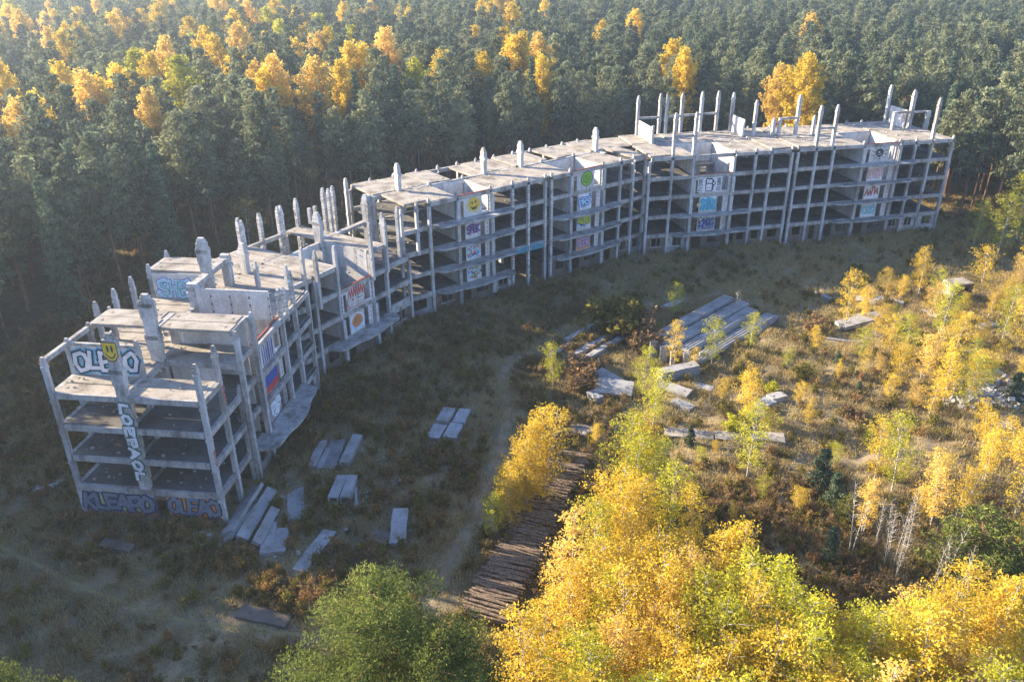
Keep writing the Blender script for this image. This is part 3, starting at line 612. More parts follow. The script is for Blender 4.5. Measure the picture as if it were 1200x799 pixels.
for i in range(9): q = i * .7; a.stroke([(.5 + .28 * math.cos(q), .55 + .28 * math.sin(q)), (.5 + .15 * math.cos(q + 1.5), .55 + .15 * math.sin(q + 1.5))], .07, 'brown')
a.done()
def mural(F, s0, s1, z0, z1, base, cols, word, n=40):
    a = Art(F, s0, s1, z0, z1, -.17); a.poly([(0, 0), (1, 0), (1, 1), (0, 1)], base)
    for i in range(n):
        u, v = random.uniform(.04, .9), random.uniform(.06, .9); a.stroke([(u, v), (min(1, u + random.uniform(-.05, .14)), min(.98, max(.02, v + random.uniform(-.16, .16)))), (min(1, u + random.uniform(0, .12)), v)], random.uniform(.08, .2), random.choice(cols))
    if word: a.word(word[0], word[1], .06, .94, .25, .75)
    a.done()
def pu(s0, s1, a, b): return s0 + (s1 - s0) * a, s0 + (s1 - s0) * b
c0, c1 = pu(5.0, 10.4, .24, .64); d0, d1 = pu(24.2, 30.4, .24, .64); e0, e1 = pu(4.0, 10.7, .24, .64); f0, f1 = pu(32.6, 39.0, .24, .64)
a = Art(FC, c0 + .1, c1 + .4, 12.4, 14.6, -.17)
for i in range(16): q = i * .393 + .2; a.stroke([(.5 + .2 * math.cos(q), .5 + .25 * math.sin(q)), (.5 + .47 * math.cos(q), .5 + .5 * math.sin(q))], .14, 'yellow')
a.blob(.5, .5, .36, .4, 'yellow', 20); a.blob(.38, .62, .06, .07, 'black'); a.blob(.6, .66, .06, .07, 'black'); a.poly([(.25, .45), (.4, .34), (.6, .36), (.76, .5), (.62, .22), (.38, .2)], 'black'); a.done()
mural(FC, c0, c1, 9.4, 11.3, 'white', ['pink', 'pale', 'lime', 'white'], ('SREK', [('purple', .34), ('black', .1)]))
mural(FC, c0, c1, 6.3, 8.3, 'pale', ['red', 'cyan', 'white', 'orange', 'blue', 'pink'], None, 55)
mural(FC, c0, c1, 3.3, 5.3, 'pale', ['red', 'green', 'black', 'white', 'blue', 'yellow'], None, 55)
a = Art(FC, d0 + .4, d1 + .2, 12.5, 14.7, -.17); a.blob(.5, .5, .5, .5, 'black', 22); a.blob(.5, .5, .44, .45, 'green', 22)
for u in (.24, .42, .58, .76): a.stroke([(u, .28 + abs(u - .5) * .3), (u, .82 - abs(u - .5) * .5)], .1, 'black')
a.stroke([(.24, .36), (.5, .2), (.76, .36)], .1, 'black'); a.stroke([(.5, 0), (.5, -.12)], .1, 'black'); a.done('emblem')
mural(FC, d0, d1, 9.3, 11.4, 'white', ['pale', 'blue', 'cyan', 'grey'], ('HRS', [('blue', .4), ('pale', .2)]))
mural(FC, d0, d1, 6.6, 8.4, 'pale', ['lime', 'white', 'blue'], ('KOBS', [('black', .36), ('lime', .22)]))
mural(FC, d0, d1, 3.1, 5.4, 'orange', ['brown', 'orange'], ('BEER', [('yellow', .55), ('blue', .42), ('pink', .2)]), 12)
a = Art(FE, e0 - .2, e1 + .2, 9.3, 11.5, -.17); a.poly([(-.15, 0), (1.15, 0), (1.15, 1), (-.15, 1)], 'white'); a.poly([(.27, .2), (.3, .02), (.62, 0), (.7, .1), (.73, .75), (.6, .95), (.3, .98), (.25, .8)], 'black'); a.poly([(.32, .08), (.6, .06), (.62, .52), (.32, .55)], 'white'); a.poly([(.32, .62), (.6, .6), (.62, .84), (.33, .88)], 'white'); a.blob(.72, .56, .09, .13, 'black', 10); a.blob(.71, .57, .055, .08, 'white', 10); a.stroke([(.38, .68), (.5, .8)], .07, 'black'); a.stroke([(.4, .3), (.52, .24)], .07, 'black')
for u0 in (-.1, .88): a.word('BNSIU', [('black', .09)], u0, u0 + .2, .05, .95, rot=True, jig=0)
a.done()
mural(FE, e0, e1, 6.3, 8.4, 'white', ['teal', 'cyan'], None, 16)
a = Art(FE, e0, e1, 6.3, 8.4, -.215); a.word('SHREN', [('teal', .26), ('cyan', .12)], .04, .96, .55, .92); a.word('KRINS', [('teal', .26), ('cyan', .12)], .04, .96, .08, .45); a.done()
mural(FE, e0, e1, 3.2, 5.4, 'grey', ['green', 'lime', 'purple', 'blue', 'pale', 'white'], ('NKRS', [('blue', .16)]), 60)
a = Art(FE, f0, f1 + .3, 12.4, 14.7, -.17); a.blob(.48, .5, .24, .28, 'black', 14, .15)
for i in range(10): q = i * .63 + .3; a.stroke([(.48 + .2 * math.cos(q), .5 + .22 * math.sin(q)), (.48 + .36 * math.cos(q + .15), .5 + .42 * math.sin(q + .15)), (.48 + .5 * math.cos(q - .05), .5 + .46 * math.sin(q - .05))], .09, 'black')
a.blob(.44, .55, .06, .05, 'white', 8); a.stroke([(.36, .4), (.5, .36), (.58, .46)], .06, 'white'); a.done()
mural(FE, f0, f1, 9.2, 11.4, 'white', ['white'], ('EDES', [('red', .5), ('white', .34), ('red', .08)]), 2)
mural(FE, f0, f1, 6.2, 8.4, 'white', ['white', 'grey'], ('AAHA', [('red', .2), ('brown', .08)]), 6)
mural(FE, f0, f1, 3.2, 5.3, 'white', ['grey', 'white'], ('OAO', [('teal', .4), ('pale', .18)]), 8)
a = Art(FC, 14.4, 19.3, 5.05, 5.95, -.125); a.word('SIRK SEKH', [('blue', .12), ('cyan', .2), ('black', .05)], .02, .98, .1, .9); a.done()
for F, s, z in ((FA, 0, 5.2), (FA, 3.2, 9.5), (FC, 14, 4.0), (FE, 44.9, 4.5)):
    a = Art(F, s - .16, s + .16, z, z + 2.2, -.24); a.word('SKOI', [('red', .07)], .1, .9, 0, 1, rot=True, jig=0); a.done()

# rubble and litter on the floors
mb = MB()
for q in range(900):
    F, a, b, tt, kk = random.choice([(FA, .3, 9, 12, 4), (FA, 9.8, 22, 13, 4), (FB, -3, 19.5, 12.8, 4), (FC, -3, 39, 12.5, 5), (FE, -2.5, 48, 14, 5), (FE, -2.5, 48, 14, 5)])
    k = random.randint(1, kk - 1) if random.random() < .8 else kk; s = random.uniform(a, b); t = random.uniform(.4, tt); e = random.uniform(.05, .22) * (1 if k < 4 else .5); h = random.uniform(.05, .2); w_ = random.uniform(.05, .3)
    if F is FC and 14 < s < 20 and k == 1: continue
    bx(mb, s, s + e, t, t + w_, 3 * k + .24 if k == 5 else 3 * k + .04, 3 * k + .05 + h + (.2 if k == 5 else 0), F)
emit('floor_rubble', mb, M['litter'], 0, kind='stuff')
# emit parts: the 300 nearest and highest of each kind singly, the rest joined
for name, L in POOL.items():
    L.sort(key=lambda q: q[0])
    for pr, mb, mats, pp in L[:295]: link(name, mb.data(name, mats), bld, **pp)
    rest = L[295:]
    if rest:
        allm = []; J = MB()
        for pr, mb, mats, pp in rest:
            for mm in mats:
                if mm not in allm: allm.append(mm)
            b = len(J.v); J.v += mb.v; J.f += [tuple(i + b for i in f) for f in mb.f]; J.mi += [allm.index(mats[k]) for k in mb.mi]
        link(name, J.data(name + '_rest', allm), bld, kind='stuff')

# ------------------------------------------------------------------ things lying on the ground
def thing(name, label, cat, loc=(0, 0, 0), rz=0.0, group=None, scale=None):
    o = link(name, None, None, loc, rz, scale); o['label'] = label; o['category'] = cat
    if group: o['group'] = group
    return o
def rough_block(L, Wd, H, seed=0, ribs=0, hollow=False):
    """a precast plank with chipped, slightly bent edges"""
    r = random.Random(seed); mb = MB(); n = 5
    if hollow:
        for a, b, c, d in ((-Wd / 2, -Wd / 2 + .14, 0, H), (Wd / 2 - .14, Wd / 2, 0, H), (-Wd / 2 + .14, Wd / 2 - .14, H - .14, H), (-Wd / 2 + .14, Wd / 2 - .14, 0, .12)): bx(mb, -L / 2, L / 2, a, b, c, d)
        return mb
    prof = []
    for i in range(n + 1):
        x = -L / 2 + L * i / n + (r.uniform(-.15, .15) if i in (0, n) else 0); c = r.uniform(-.04, .04)
        y0, y1 = -Wd / 2 + r.uniform(-.05, .05), Wd / 2 + r.uniform(-.05, .05); z = r.uniform(-.02, .02)
        prof.append([(x, y0, 0), (x, y1, 0), (x + (c if i in (0, n) else 0), y1, H + z), (x, y0, H + z)])
    V = [q for p_ in prof for q in p_]; F = [(3, 2, 1, 0)]
    for i in range(n):
        b = 4 * i
        for k in range(4): F.append((b + k, b + (k + 1) % 4, b + 4 + (k + 1) % 4, b + 4 + k))
    F.append((4 * n, 4 * n + 1, 4 * n + 2, 4 * n + 3)); mb.add(V, F)
    for q in range(ribs):
        y = -Wd / 2 + Wd * (q + .5) / ribs; bx(mb, -L / 2 + .1, L / 2 - .1, y - .06, y + .06, H + .02, H + .10)
    for e in (-L * .3, L * .3): bx(mb, e - .1, e + .1, -.07, .07, H + .01, H + .06)
    return mb
def lay(name, label, cat, a, b, wd, H=.3, z=0.0, mat='litter', group=None, tilt=0.0, roll=0.0, seed=None, ribs=0, hollow=False):
    """a slab or beam lying from ground point a to ground point b"""
    cx, cy = (a[0] + b[0]) / 2, (a[1] + b[1]) / 2; L = math.hypot(b[0] - a[0], b[1] - a[1]); rz = math.atan2(b[1] - a[1], b[0] - a[0])
    lay.n += 1; mb = rough_block(L, wd, H, seed or lay.n, ribs, hollow)
    o = link(name, mb.data(name, [M[mat]]), None, (cx, cy, gh(cx, cy) + (-.06 if name in ('concrete_slab', 'concrete_beam') else .03) + z)); o.rotation_euler = (roll, -tilt, rz); o['label'] = label; o['category'] = cat
    if group: o['group'] = group
    LAID.append((cx, cy, math.cos(rz), math.sin(rz), L / 2 + .15, wd / 2 + .15)); return o
LAID = []
def onslab(x, y):
    for cx, cy, c, s, a, b in LAID:
        dx, dy = x - cx, y - cy
        if abs(dx) < 9 and abs(dy) < 9 and abs(dx * c + dy * s) < a and abs(-dx * s + dy * c) < b: return True
    return False
lay.n = 0
G1 = 'precast slabs dumped on the grass by the gable end'
lay('concrete_slab', 'pale flat slab with a grassy upper end, lying alone right of the gable end', 'slab', (-20.09, 61.74), (-18.70, 56.45), 1.5, .2, group=G1)
lay('concrete_beam', 'thick pale beam, left of the short pair in front of the leaning slabs', 'beam', (-20.77, 55.90), (-19.95, 51.70), 1.15, .5, group=G1)
lay('concrete_beam', 'shorter pale beam, right of the pair in front of the leaning slabs', 'beam', (-19.45, 54.99), (-19.06, 52.00), 1.0, .35, group=G1)
lay('concrete_slab', 'long dirty slab sinking into the grass, lower end nearest the pine', 'slab', (-15.50, 54.72), (-17.00, 49.98), 1.25, .25, group=G1)
lay('box_beam', 'left one of two hollow box beams with their open ends to the camera', 'beam', (-15.61, 61.69), (-15.85, 58.42), .95, .8, hollow=True, group=G1)
lay('box_beam', 'right one of two hollow box beams with their open ends to the camera', 'beam', (-14.67, 61.68), (-14.79, 58.41), .9, .8, hollow=True, group=G1)
lay('concrete_beam', 'narrow brown beam left of the bluish sheet near the gable', 'beam', (-18.68, 67.91), (-18.85, 63.60), .8, .4, group=G1)
lay('concrete_beam', 'thin dark beam right beside the bluish sheet near the gable', 'beam', (-17.94, 66.71), (-18.15, 63.32), .5, .3)
lay('concrete_beam', 'wide weathered beam right of the bluish sheet', 'beam', (-15.40, 68.94), (-15.92, 64.25), 1.0, .55, group=G1)
lay('plastic_sheet', 'crumpled bluish plastic sheet between two old beams', 'sheet', (-17.27, 68.50), (-17.40, 63.58), 1.5, .12, mat='p_pale' if False else 'dark')
lay('concrete_slab', 'upright pale slab beside the brown board, in the middle of the shaded field', 'slab', (-9.75, 57.16), (-9.48, 52.51), 1.35, .45, group=G1)
lay('brown_board', 'rotten brown board lying left of the pale slab', 'board', (-11.94, 54.03), (-10.29, 53.36), 1.4, .12, mat='brown_brick' if False else 'plaster')
lay('white_stake', 'thin white stake lying right of the hollow box beams', 'stake', (-14.24, 60.51), (-13.67, 57.55), .25, .18)
lay('concrete_slab', 'slab half buried in grass near the foreground pine', 'slab', (-20.31, 45.64), (-16.51, 44.59), 1.3, .3, mat='plaster')
lay('concrete_slab', 'dark slab lying in front of the painted gable wall', 'slab', (-34.09, 53.20), (-31.02, 52.44), 1.0, .45, mat='plaster')
for i, (a, b, w_, tl) in enumerate((((-23.11, 60.74), (-23.81, 54.16), 1.3, .0), ((-21.85, 60.35), (-22.55, 53.29), 1.0, .03), ((-22.53, 57.78), (-23.84, 52.88), .9, -.03), ((-20.82, 57.52), (-21.16, 52.85), .8, .02))):
    lay('leaning_slab', ['widest rubble slab tumbled against the gable corner', 'second rubble slab beside the gable corner, tilted to the right', 'rubble slab nearest the orange painted wall', 'rightmost rubble slab of the heap at the gable corner'][i], 'slab', a, b, w_, .35, z=.25, tilt=tl, roll=[.5, -.4, .6, -.5][i], group='slabs heaped at the gable corner')
lay('concrete_slab', 'back left slab of the four in the middle of the shaded field', 'slab', (-6.63, 74.22), (-7.24, 71.53), 1.3, .5, group='four slabs stacked in the shaded field')
lay('concrete_slab', 'back right slab of the four in the middle of the shaded field', 'slab', (-5.00, 74.02), (-5.58, 71.51), 1.3, .5, group='four slabs stacked in the shaded field')
lay('concrete_slab', 'front left slab of the four in the middle of the shaded field', 'slab', (-7.32, 71.37), (-8.05, 68.69), 1.4, .4, group='four slabs stacked in the shaded field')
lay('concrete_slab', 'front right slab of the four in the middle of the shaded field', 'slab', (-5.66, 71.35), (-6.27, 68.66), 1.4, .4, group='four slabs stacked in the shaded field')
for i, (a, b, w_) in enumerate((((6.58, 89.70), (10.21, 94.00), .8), ((7.27, 86.07), (13.01, 91.97), .9), ((8.26, 84.55), (13.58, 90.52), .8), ((10.89, 94.24), (13.64, 97.31), .8), ((4.02, 85.69), (7.07, 89.22), .6), ((18.68, 98.85), (22.74, 102.44), .8))):
    lay('concrete_beam', ['short beam left of the olive bushes', 'longest beam below the rust coloured bush', 'parallel beam just below the longest one', 'beam end sticking out under the olive bushes', 'leftmost short beam near the small birch', 'beam lying behind the tall yellow birches'][i], 'beam', a, b, w_, .4, group='long beams beside the bushes', roll=.08 * (i - 2))
lay('concrete_slab', 'slab pitched up on edge left of the white slab', 'slab', (9.73, 82.23), (12.07, 79.04), 1.5, .25, z=.4, roll=.25, group='broken slabs in the clearing')
lay('concrete_slab', 'big white slab lit by the sun, left in the heap behind the orange birch', 'slab', (9.33, 78.13), (13.13, 77.15), 2.4, .35, z=.5, roll=.2, group='broken slabs in the clearing')
lay('concrete_slab', 'small slab standing at the left foot of the white slab', 'slab', (8.50, 77.21), (9.47, 75.75), .9, .9, group='broken slabs in the clearing')
for i in range(5): lay('concrete_slab', ['lowest', 'second lowest', 'middle', 'second highest', 'topmost'][i] + ' slab in the fanned stack right of the white slab', 'slab', (16.41, 80.14), (20.97, 81.86), 1.6 - .1 * i, .22, z=.27 * i, roll=.03, tilt=.02, group='fanned stack of slabs')
lay('concrete_slab', 'slab in front of the fanned stack, sloping to the left', 'slab', (16.31, 78.41), (19.06, 76.15), 1.3, .3, z=.15, roll=.15, group='broken slabs in the clearing')
lay('concrete_slab', 'narrow slab in front of the fanned stack, nearest the little spruce', 'slab', (17.32, 75.63), (18.97, 73.85), 1.1, .5, group='broken slabs in the clearing')
lay('concrete_slab', 'slab beyond the end of the fanned stack', 'slab', (20.06, 79.31), (22.08, 78.13), 1.2, .3, group='broken slabs in the clearing')
rs = [((5.88, 70.06), (8.36, 69.87), 2.0), ((15.20, 69.62), (17.02, 69.28), 1.5), ((17.14, 69.44), (19.99, 68.78), 1.5), ((20.16, 68.77), (23.42, 68.27), 1.5), ((23.59, 68.27), (26.53, 67.62), 1.6)]
for i, (a, b, w_) in enumerate(rs): lay('road_slab', ['square road slab lying alone left of the orange birch', 'first pale road slab right of the orange birch', 'second pale road slab, by the little spruce', 'third pale road slab, under the green birch', 'last pale road slab, right of the green birch'][i], 'slab', a, b, w_, .14, mat='slab', group='road slabs in the clearing')
for i, (a, b, w_, h) in enumerate((((25.86, 74.10), (27.69, 75.49), 1.4, .5), ((27.61, 75.85), (29.47, 76.54), 1.2, .6), ((24.87, 73.09), (26.55, 72.73), 1.0, .3), ((41.69, 93.72), (47.67, 96.45), 1.8, .5), ((43.26, 96.53), (48.87, 98.04), 1.4, .4), ((46.78, 102.00), (49.43, 100.80), 1.6, .3), ((38.85, 90.82), (43.09, 89.80), .6, .3), ((49.54, 102.53), (52.50, 100.46), 1.0, .25), ((58.95, 93.17), (61.19, 94.14), 1.2, .3), ((51.91, 80.79), (55.29, 81.34), 1.2, .3), ((48.66, 70.12), (50.64, 70.58), 1.0, .3), ((42.64, 106.26), (44.70, 102.03), .7, .3), ((54.37, 99.03), (55.61, 96.84), .9, .3))):
    lay('concrete_slab', ['left chunk on the grassy bank right of the green birch', 'right chunk on the grassy bank right of the green birch', 'flat chunk at the foot of the two chunks on the bank', 'front slab of the ruin left of the clearing birches', 'rear slab of the ruin left of the clearing birches', 'flat slab between the two lone birches', 'thin plank sticking out of the ruin', 'thin slab under the yellow birches by the hut', 'small slab below the brick hut', 'pale slab left of the rubble', 'small slab under the right hand pine bush', 'plank in the shade left of the lone birch', 'slab under the middle of the birch row'][i], 'slab', a, b, w_, h, roll=random.uniform(-.1, .1), group='scattered slabs in the clearing')
# big stack of ribbed planks
sa, sb = (17.31, 88.14), (31.19, 102.28); dv = (sb[0] - sa[0], sb[1] - sa[1]); Ls = math.hypot(*dv); ux, uy = dv[0] / Ls, dv[1] / Ls; px, py = uy, -ux
n_ = 0
for row in range(4):
    for lev in range((3, 3, 2, 1)[row]):
        n_ += 1; off = row * 1.95 + random.uniform(-.12, .12); l0 = random.uniform(-.5, .3); l1 = Ls - 3.6 + random.uniform(-2.2, .9); px_j = random.uniform(-.35, .35)
        a = (sa[0] + ux * l0 + px * off, sa[1] + uy * l0 + py * off); b = (sa[0] + ux * l1 + px * (off + px_j), sa[1] + uy * l1 + py * (off + px_j))
        lay('ribbed_plank', '%s ribbed concrete plank, %s row of the big stack behind the birches' % (['lowest', 'second lowest', 'middle', 'second highest', 'topmost'][lev], ['back', 'second', 'third', 'front'][row]), 'plank', a, b, 1.5, .38, z=.46 * lev, ribs=4, roll=random.uniform(-.05, .05), tilt=random.uniform(-.012, .012), group='ribbed planks in the big stack')
for i, (u, v) in enumerate(((16.14, 85.93), (17.21, 85.05), (18.26, 84.18), (19.77, 83.73), (21.92, 84.54))):
    lay('concrete_post', ['leftmost', 'second', 'third', 'fourth', 'rightmost'][i] + ' upright post in front of the big stack of planks', 'post', (u, v), (u + .9, v + .1), .35, 2.3 - .25 * i, group='posts before the big stack')
lay('ribbed_plank', 'ribbed plank lying askew right of the big stack', 'plank', (29.79, 91.69), (33.89, 96.69), 1.6, .4, ribs=4)
# brick hut
hx, hy = (61.22, 103.79); hut = thing('brick_hut', 'small roofless brick hut with a pale concrete lintel among the birches', 'hut', (hx, hy, gh(hx, hy)), R(14), None, .78)
mb = MB(); holed(mb, -1.9, 1.9, 0, 2.6, -1.4, -1.2, lambda a, b, z: (a, b, z), [(.2, 1.1, 0, 2.0)]); bx(mb, -1.9, 1.9, 1.2, 1.4, 0, 2.6); bx(mb, 1.7, 1.9, -1.199, 1.199, 0, 2.55); link('wall', mb.data('wall', [M['brown_brick']]), hut)
mb = MB(); bx(mb, -2.05, -1.901, -1.45, 1.45, 0, 2.75); link('side_panel', mb.data('side_panel', [M['panel']]), hut)
mb = MB(); bx(mb, -1.9, 1.95, -1.5, 1.45, 2.61, 2.8); link('roof_slab', mb.data('roof_slab', [M['slab']]), hut)
# rubble heap
mb = MB(); hx, hy = (52.09, 76.58)
for i in range(420):
    a = random.gauss(0, 1) * 2.4; b = random.gauss(0, 1) * 1.3; s_ = random.uniform(.1, .33); zc = max(0, .5 - .1 * abs(a)) * random.random(); g = gh(hx + a, hy + b)
    rr = Matrix.Rotation(random.uniform(0, 3), 3, Vector((random.random(), random.random(), 1)).normalized())
    P = [Vector((x * s_ * random.uniform(.6, 1.2), y * s_ * random.uniform(.6, 1.2), z * s_ * random.uniform(.5, 1))) for x, y, z in ((-1, -1, -1), (1, -1, -1), (1, 1, -1), (-1, 1, -1), (-1, -1, 1), (1, -1, 1), (1, 1, 1), (-1, 1, 1))]
    mb.box8([tuple(rr @ q + Vector((hx + a, hy + b, g + .1 + zc))) for q in P])
link('rubble', mb.data('rubble', [M['litter']]), kind='stuff', label='heap of broken pale concrete and brick below the right hand birches', category='rubble')
# small debris near the building
mb = MB()
for i in range(300):
    t = random.random(); c_ = random.choice([(-28.05, 53.45), (-21.16, 52.85), (4.73, 103.35), (16.23, 110.93), (34.46, 119.37), (-20.46, 58.47), (-41.87, 60.59), (-4.46, 97.90), (-13.10, 59.61), (47.59, 119.10)])
    x, y = c_[0] + random.gauss(0, 2.5), c_[1] + random.gauss(0, 1.2); s_ = random.uniform(.05, .17); g = gh(x, y)
    q = random.uniform(0, 3); P = [(x + (a * math.cos(q) - b * math.sin(q)) * s_, y + (a * math.sin(q) + b * math.cos(q)) * s_, g + s_ * (.5 + .6 * c)) for c in (-1, 1) for a, b in ((-1, -1), (1, -1.2), (1.3, 1), (-1, .8))]
    mb.box8(P)
link('debris', mb.data('debris', [M['litter']]), kind='stuff', label='small pale bits of rubble strewn in the grass along the building', category='debris')
lx, ly = (-42.06, 60.97); mb = MB()
tube(mb, [(x, y, gh(x, y) + .25 + .1 * math.sin(i)) for i, (x, y) in enumerate([(-43.56, 59.98), (-43.11, 60.60), (-42.39, 60.85), (-42.03, 61.23), (-41.66, 61.74), (-41.07, 62.13)])], [.1, .16, .12, .22, .3, .1], 6); link('plastic_sheet', mb.data('plastic_sheet', [M['panel']], True), label='twisted strip of pale plastic lying left of the gable end', category='sheet')

# ------------------------------------------------------------------ log stack
logm = []
for i in range(10):
    mb = MB(); L = random.uniform(3.1, 3.9); r0 = random.uniform(.09, .16); n = 5
    tube(mb, [(-L / 2 + L * k / n, random.uniform(-.035, .035), random.uniform(-.03, .03)) for k in range(n + 1)], [r0 * (1 - .3 * k / n) * random.uniform(.93, 1.07) for k in range(n + 1)], 8, 0, 1)
    logm.append(mb.data('log', [M['log_bark'], M['log_end']], True))
pa, pb = (-2.14, 44.45), (5.88, 66.40); dv = Vector((pb[0] - pa[0], pb[1] - pa[1])); Lr = dv.length; dv /= Lr; nv = Vector((dv.y, -dv.x)); ang = math.atan2(nv.y, nv.x)
nl = 0; pos = 0.0
while pos < Lr:
    for lay_ in range(4):
        if nl > 297: break
        if lay_ < 2 and random.random() < .45: continue
        tz = gh(pa[0], pa[1]) * 0 + .1 + lay_ * .23 + random.uniform(-.05, .05) + .22 * math.sin(pos * .55)
        x = pa[0] + dv.x * (pos + random.uniform(-.1, .1)) + nv.x * random.uniform(-.25, .25); y = pa[1] + dv.y * pos + nv.y * random.uniform(-.25, .25)
        o = link('log', logm[nl % 10], None, (x, y, tz), 0); o.rotation_euler = (random.uniform(0, 6), random.uniform(-.04, .04), ang + random.gauss(0, .075) + (math.pi if random.random() < .5 else 0))
        part_ = ['near end', 'middle', 'far end'][min(2, int(pos / Lr * 3))]
        o['label'] = 'weathered grey brown log lying crosswise in the %s of the long log stack' % part_; o['category'] = 'log'; o['group'] = 'logs in the %s of the long stack' % part_; nl += 1
    pos += .235

# ------------------------------------------------------------------ leaves and trees
def leaf_mesh(name, cen, nrm_up, size, mats, tone, aspect=.55, trunk=None, clamp=1.0):
    """many small leaf faces at the given centres; tone is a per-leaf light/dark value"""
    n = len(cen); d1 = rng.normal(size=(n, 3)); d1[:, 2] += nrm_up[0]; d1 /= np.linalg.norm(d1, axis=1)[:, None]
    d2 = np.cross(d1, rng.normal(size=(n, 3)) + np.array([0, 0, nrm_up[1]])); d2 /= np.linalg.norm(d2, axis=1)[:, None] + 1e-9
    sz = (size * rng.uniform(.6, 1.3, n))[:, None]; a = d1 * sz; b = d2 * sz * aspect
    V = np.stack([cen - a, cen + b * .9 - a * .1, cen + a, cen - b - a * .1], 1).reshape(-1, 3); F = np.arange(4 * n).reshape(-1, 4)
    tv, tf, tm = ([], [], []) if trunk is None else (trunk.v, trunk.f, trunk.mi)
    me = bpy.data.meshes.new(name); nv_ = len(V) + len(tv); me.vertices.add(nv_)
    allv = np.concatenate([V, np.array(tv).reshape(-1, 3)]) if len(tv) else V; me.vertices.foreach_set('co', allv.astype(np.float32).ravel())
    loops = list(F.ravel()) + [i + len(V) for f in tf for i in f]; starts = list(range(0, 4 * n, 4)); c = 4 * n
    for f in tf: starts.append(c); c += len(f)
    me.loops.add(len(loops)); me.loops.foreach_set('vertex_index', loops); me.polygons.add(len(starts)); me.polygons.foreach_set('loop_start', starts)
    try: me.polygons.foreach_set('loop_total', [4] * n + [len(f) for f in tf])
    except Exception: pass
    for mm in mats: me.materials.append(mm)
    if len(mats) > 1: me.polygons.foreach_set('material_index', [0] * n + [1] * len(tf))
    at = me.attributes.new('tone', 'FLOAT', 'FACE'); at.data.foreach_set('value', np.concatenate([np.clip(tone, 0, 1), np.full(len(tf), .5)]).astype(np.float32))
    me.update(calc_edges=True); me.validate(); return me
def clumps(pts, rad, n_each, flat=1.0):
    """gaussian-shell leaf positions round clump centres, with the clump's own tone"""
    P, T = [], []
    for p_, r_ in zip(pts, rad):
        k = int(n_each * random.uniform(.7, 1.3)); d = rng.normal(size=(k, 3)); d /= np.linalg.norm(d, axis=1)[:, None]
        rr = r_ * rng.uniform(.35, 1.0, k) ** .6; q = d * rr[:, None]; q[:, 2] *= flat; P.append(np.array(p_) + q); T.append(np.clip(random.uniform(.15, .85) + rng.normal(0, .16, k), 0, 1))
    return np.concatenate(P), np.concatenate(T)
def pine_parts(H, Rc, base, n_each=16, size=.28, kind='pine', bw=1.0):
    tr = MB(); k = 8; wob = [(random.uniform(-.25, .25) * i / k, random.uniform(-.25, .25) * i / k) for i in range(k + 1)]
    tube(tr, [(wob[i][0], wob[i][1], H * .97 * i / k) for i in range(k + 1)], [(.21 * bw) * (1 - .85 * i / k) + .02 for i in range(k + 1)], 6, 0)
    ax = lambda z: (np.interp(z, [H * .97 * i / k for i in range(k + 1)], [w_[0] for w_ in wob]), np.interp(z, [H * .97 * i / k for i in range(k + 1)], [w_[1] for w_ in wob]))
    pts, rad = [], []; z = H * base
    while z < H * .99:
        u = (z - H * base) / (H * (1 - base))
        prof = (math.sin(math.pi * min(1, (u * .78 + .2))) ** .8 * (1 - u * .35)) if kind == 'pine' else (1 - u) ** .85 + .04
        nb = random.choice([4, 5, 6]) if kind == 'pine' else 7; a0 = random.uniform(0, 6.28)
        for j in range(nb):
            L = Rc * prof * random.uniform(.55, 1.15); an = a0 + 6.28 * j / nb + random.uniform(-.35, .35)
            if kind == 'pine' and random.random() < .2: continue
            x0, y0 = ax(z); rise = (.35 * L if kind == 'pine' else -.22 * L) + random.uniform(-.1, .2)
            tip = (x0 + L * math.cos(an), y0 + L * math.sin(an), z + rise); tube(tr, [(x0, y0, z), ((x0 + tip[0]) / 2, (y0 + tip[1]) / 2, z + rise * .35), tip], [.055, .04, .015], 3, 0, False)
            m_ = max(1, int(L / (.62 if kind == 'pine' else .5)))
            for q in range(m_):
                t = (q + .8) / m_ if kind == 'pine' else (q + .6) / m_
                if kind == 'pine' and t < .35: continue
                pts.append((x0 + (tip[0] - x0) * t + random.uniform(-.25, .25), y0 + (tip[1] - y0) * t + random.uniform(-.25, .25), z + rise * t * t + random.uniform(-.1, .2))); rad.append((.74 if kind == 'pine' else .42) * random.uniform(.7, 1.2) * (Rc / 2.6) ** .5)
        z += (.75 if kind == 'pine' else .62) * random.uniform(.8, 1.2) * (H / 21) ** .3
    pts.append((*ax(H), H * .99)); rad.append(.45)
    if kind == 'pine':
        for q in range(7):
            zz = H * random.uniform(.25, base); an = random.uniform(0, 6.28); x0, y0 = ax(zz); tube(tr, [(x0, y0, zz), (x0 + math.cos(an) * 1.1, y0 + math.sin(an) * 1.1, zz + random.uniform(-.3, .2))], [.04, .01], 3, 0, False)
    P, T = clumps(pts, rad, n_each, .6); return tr, P, T, size
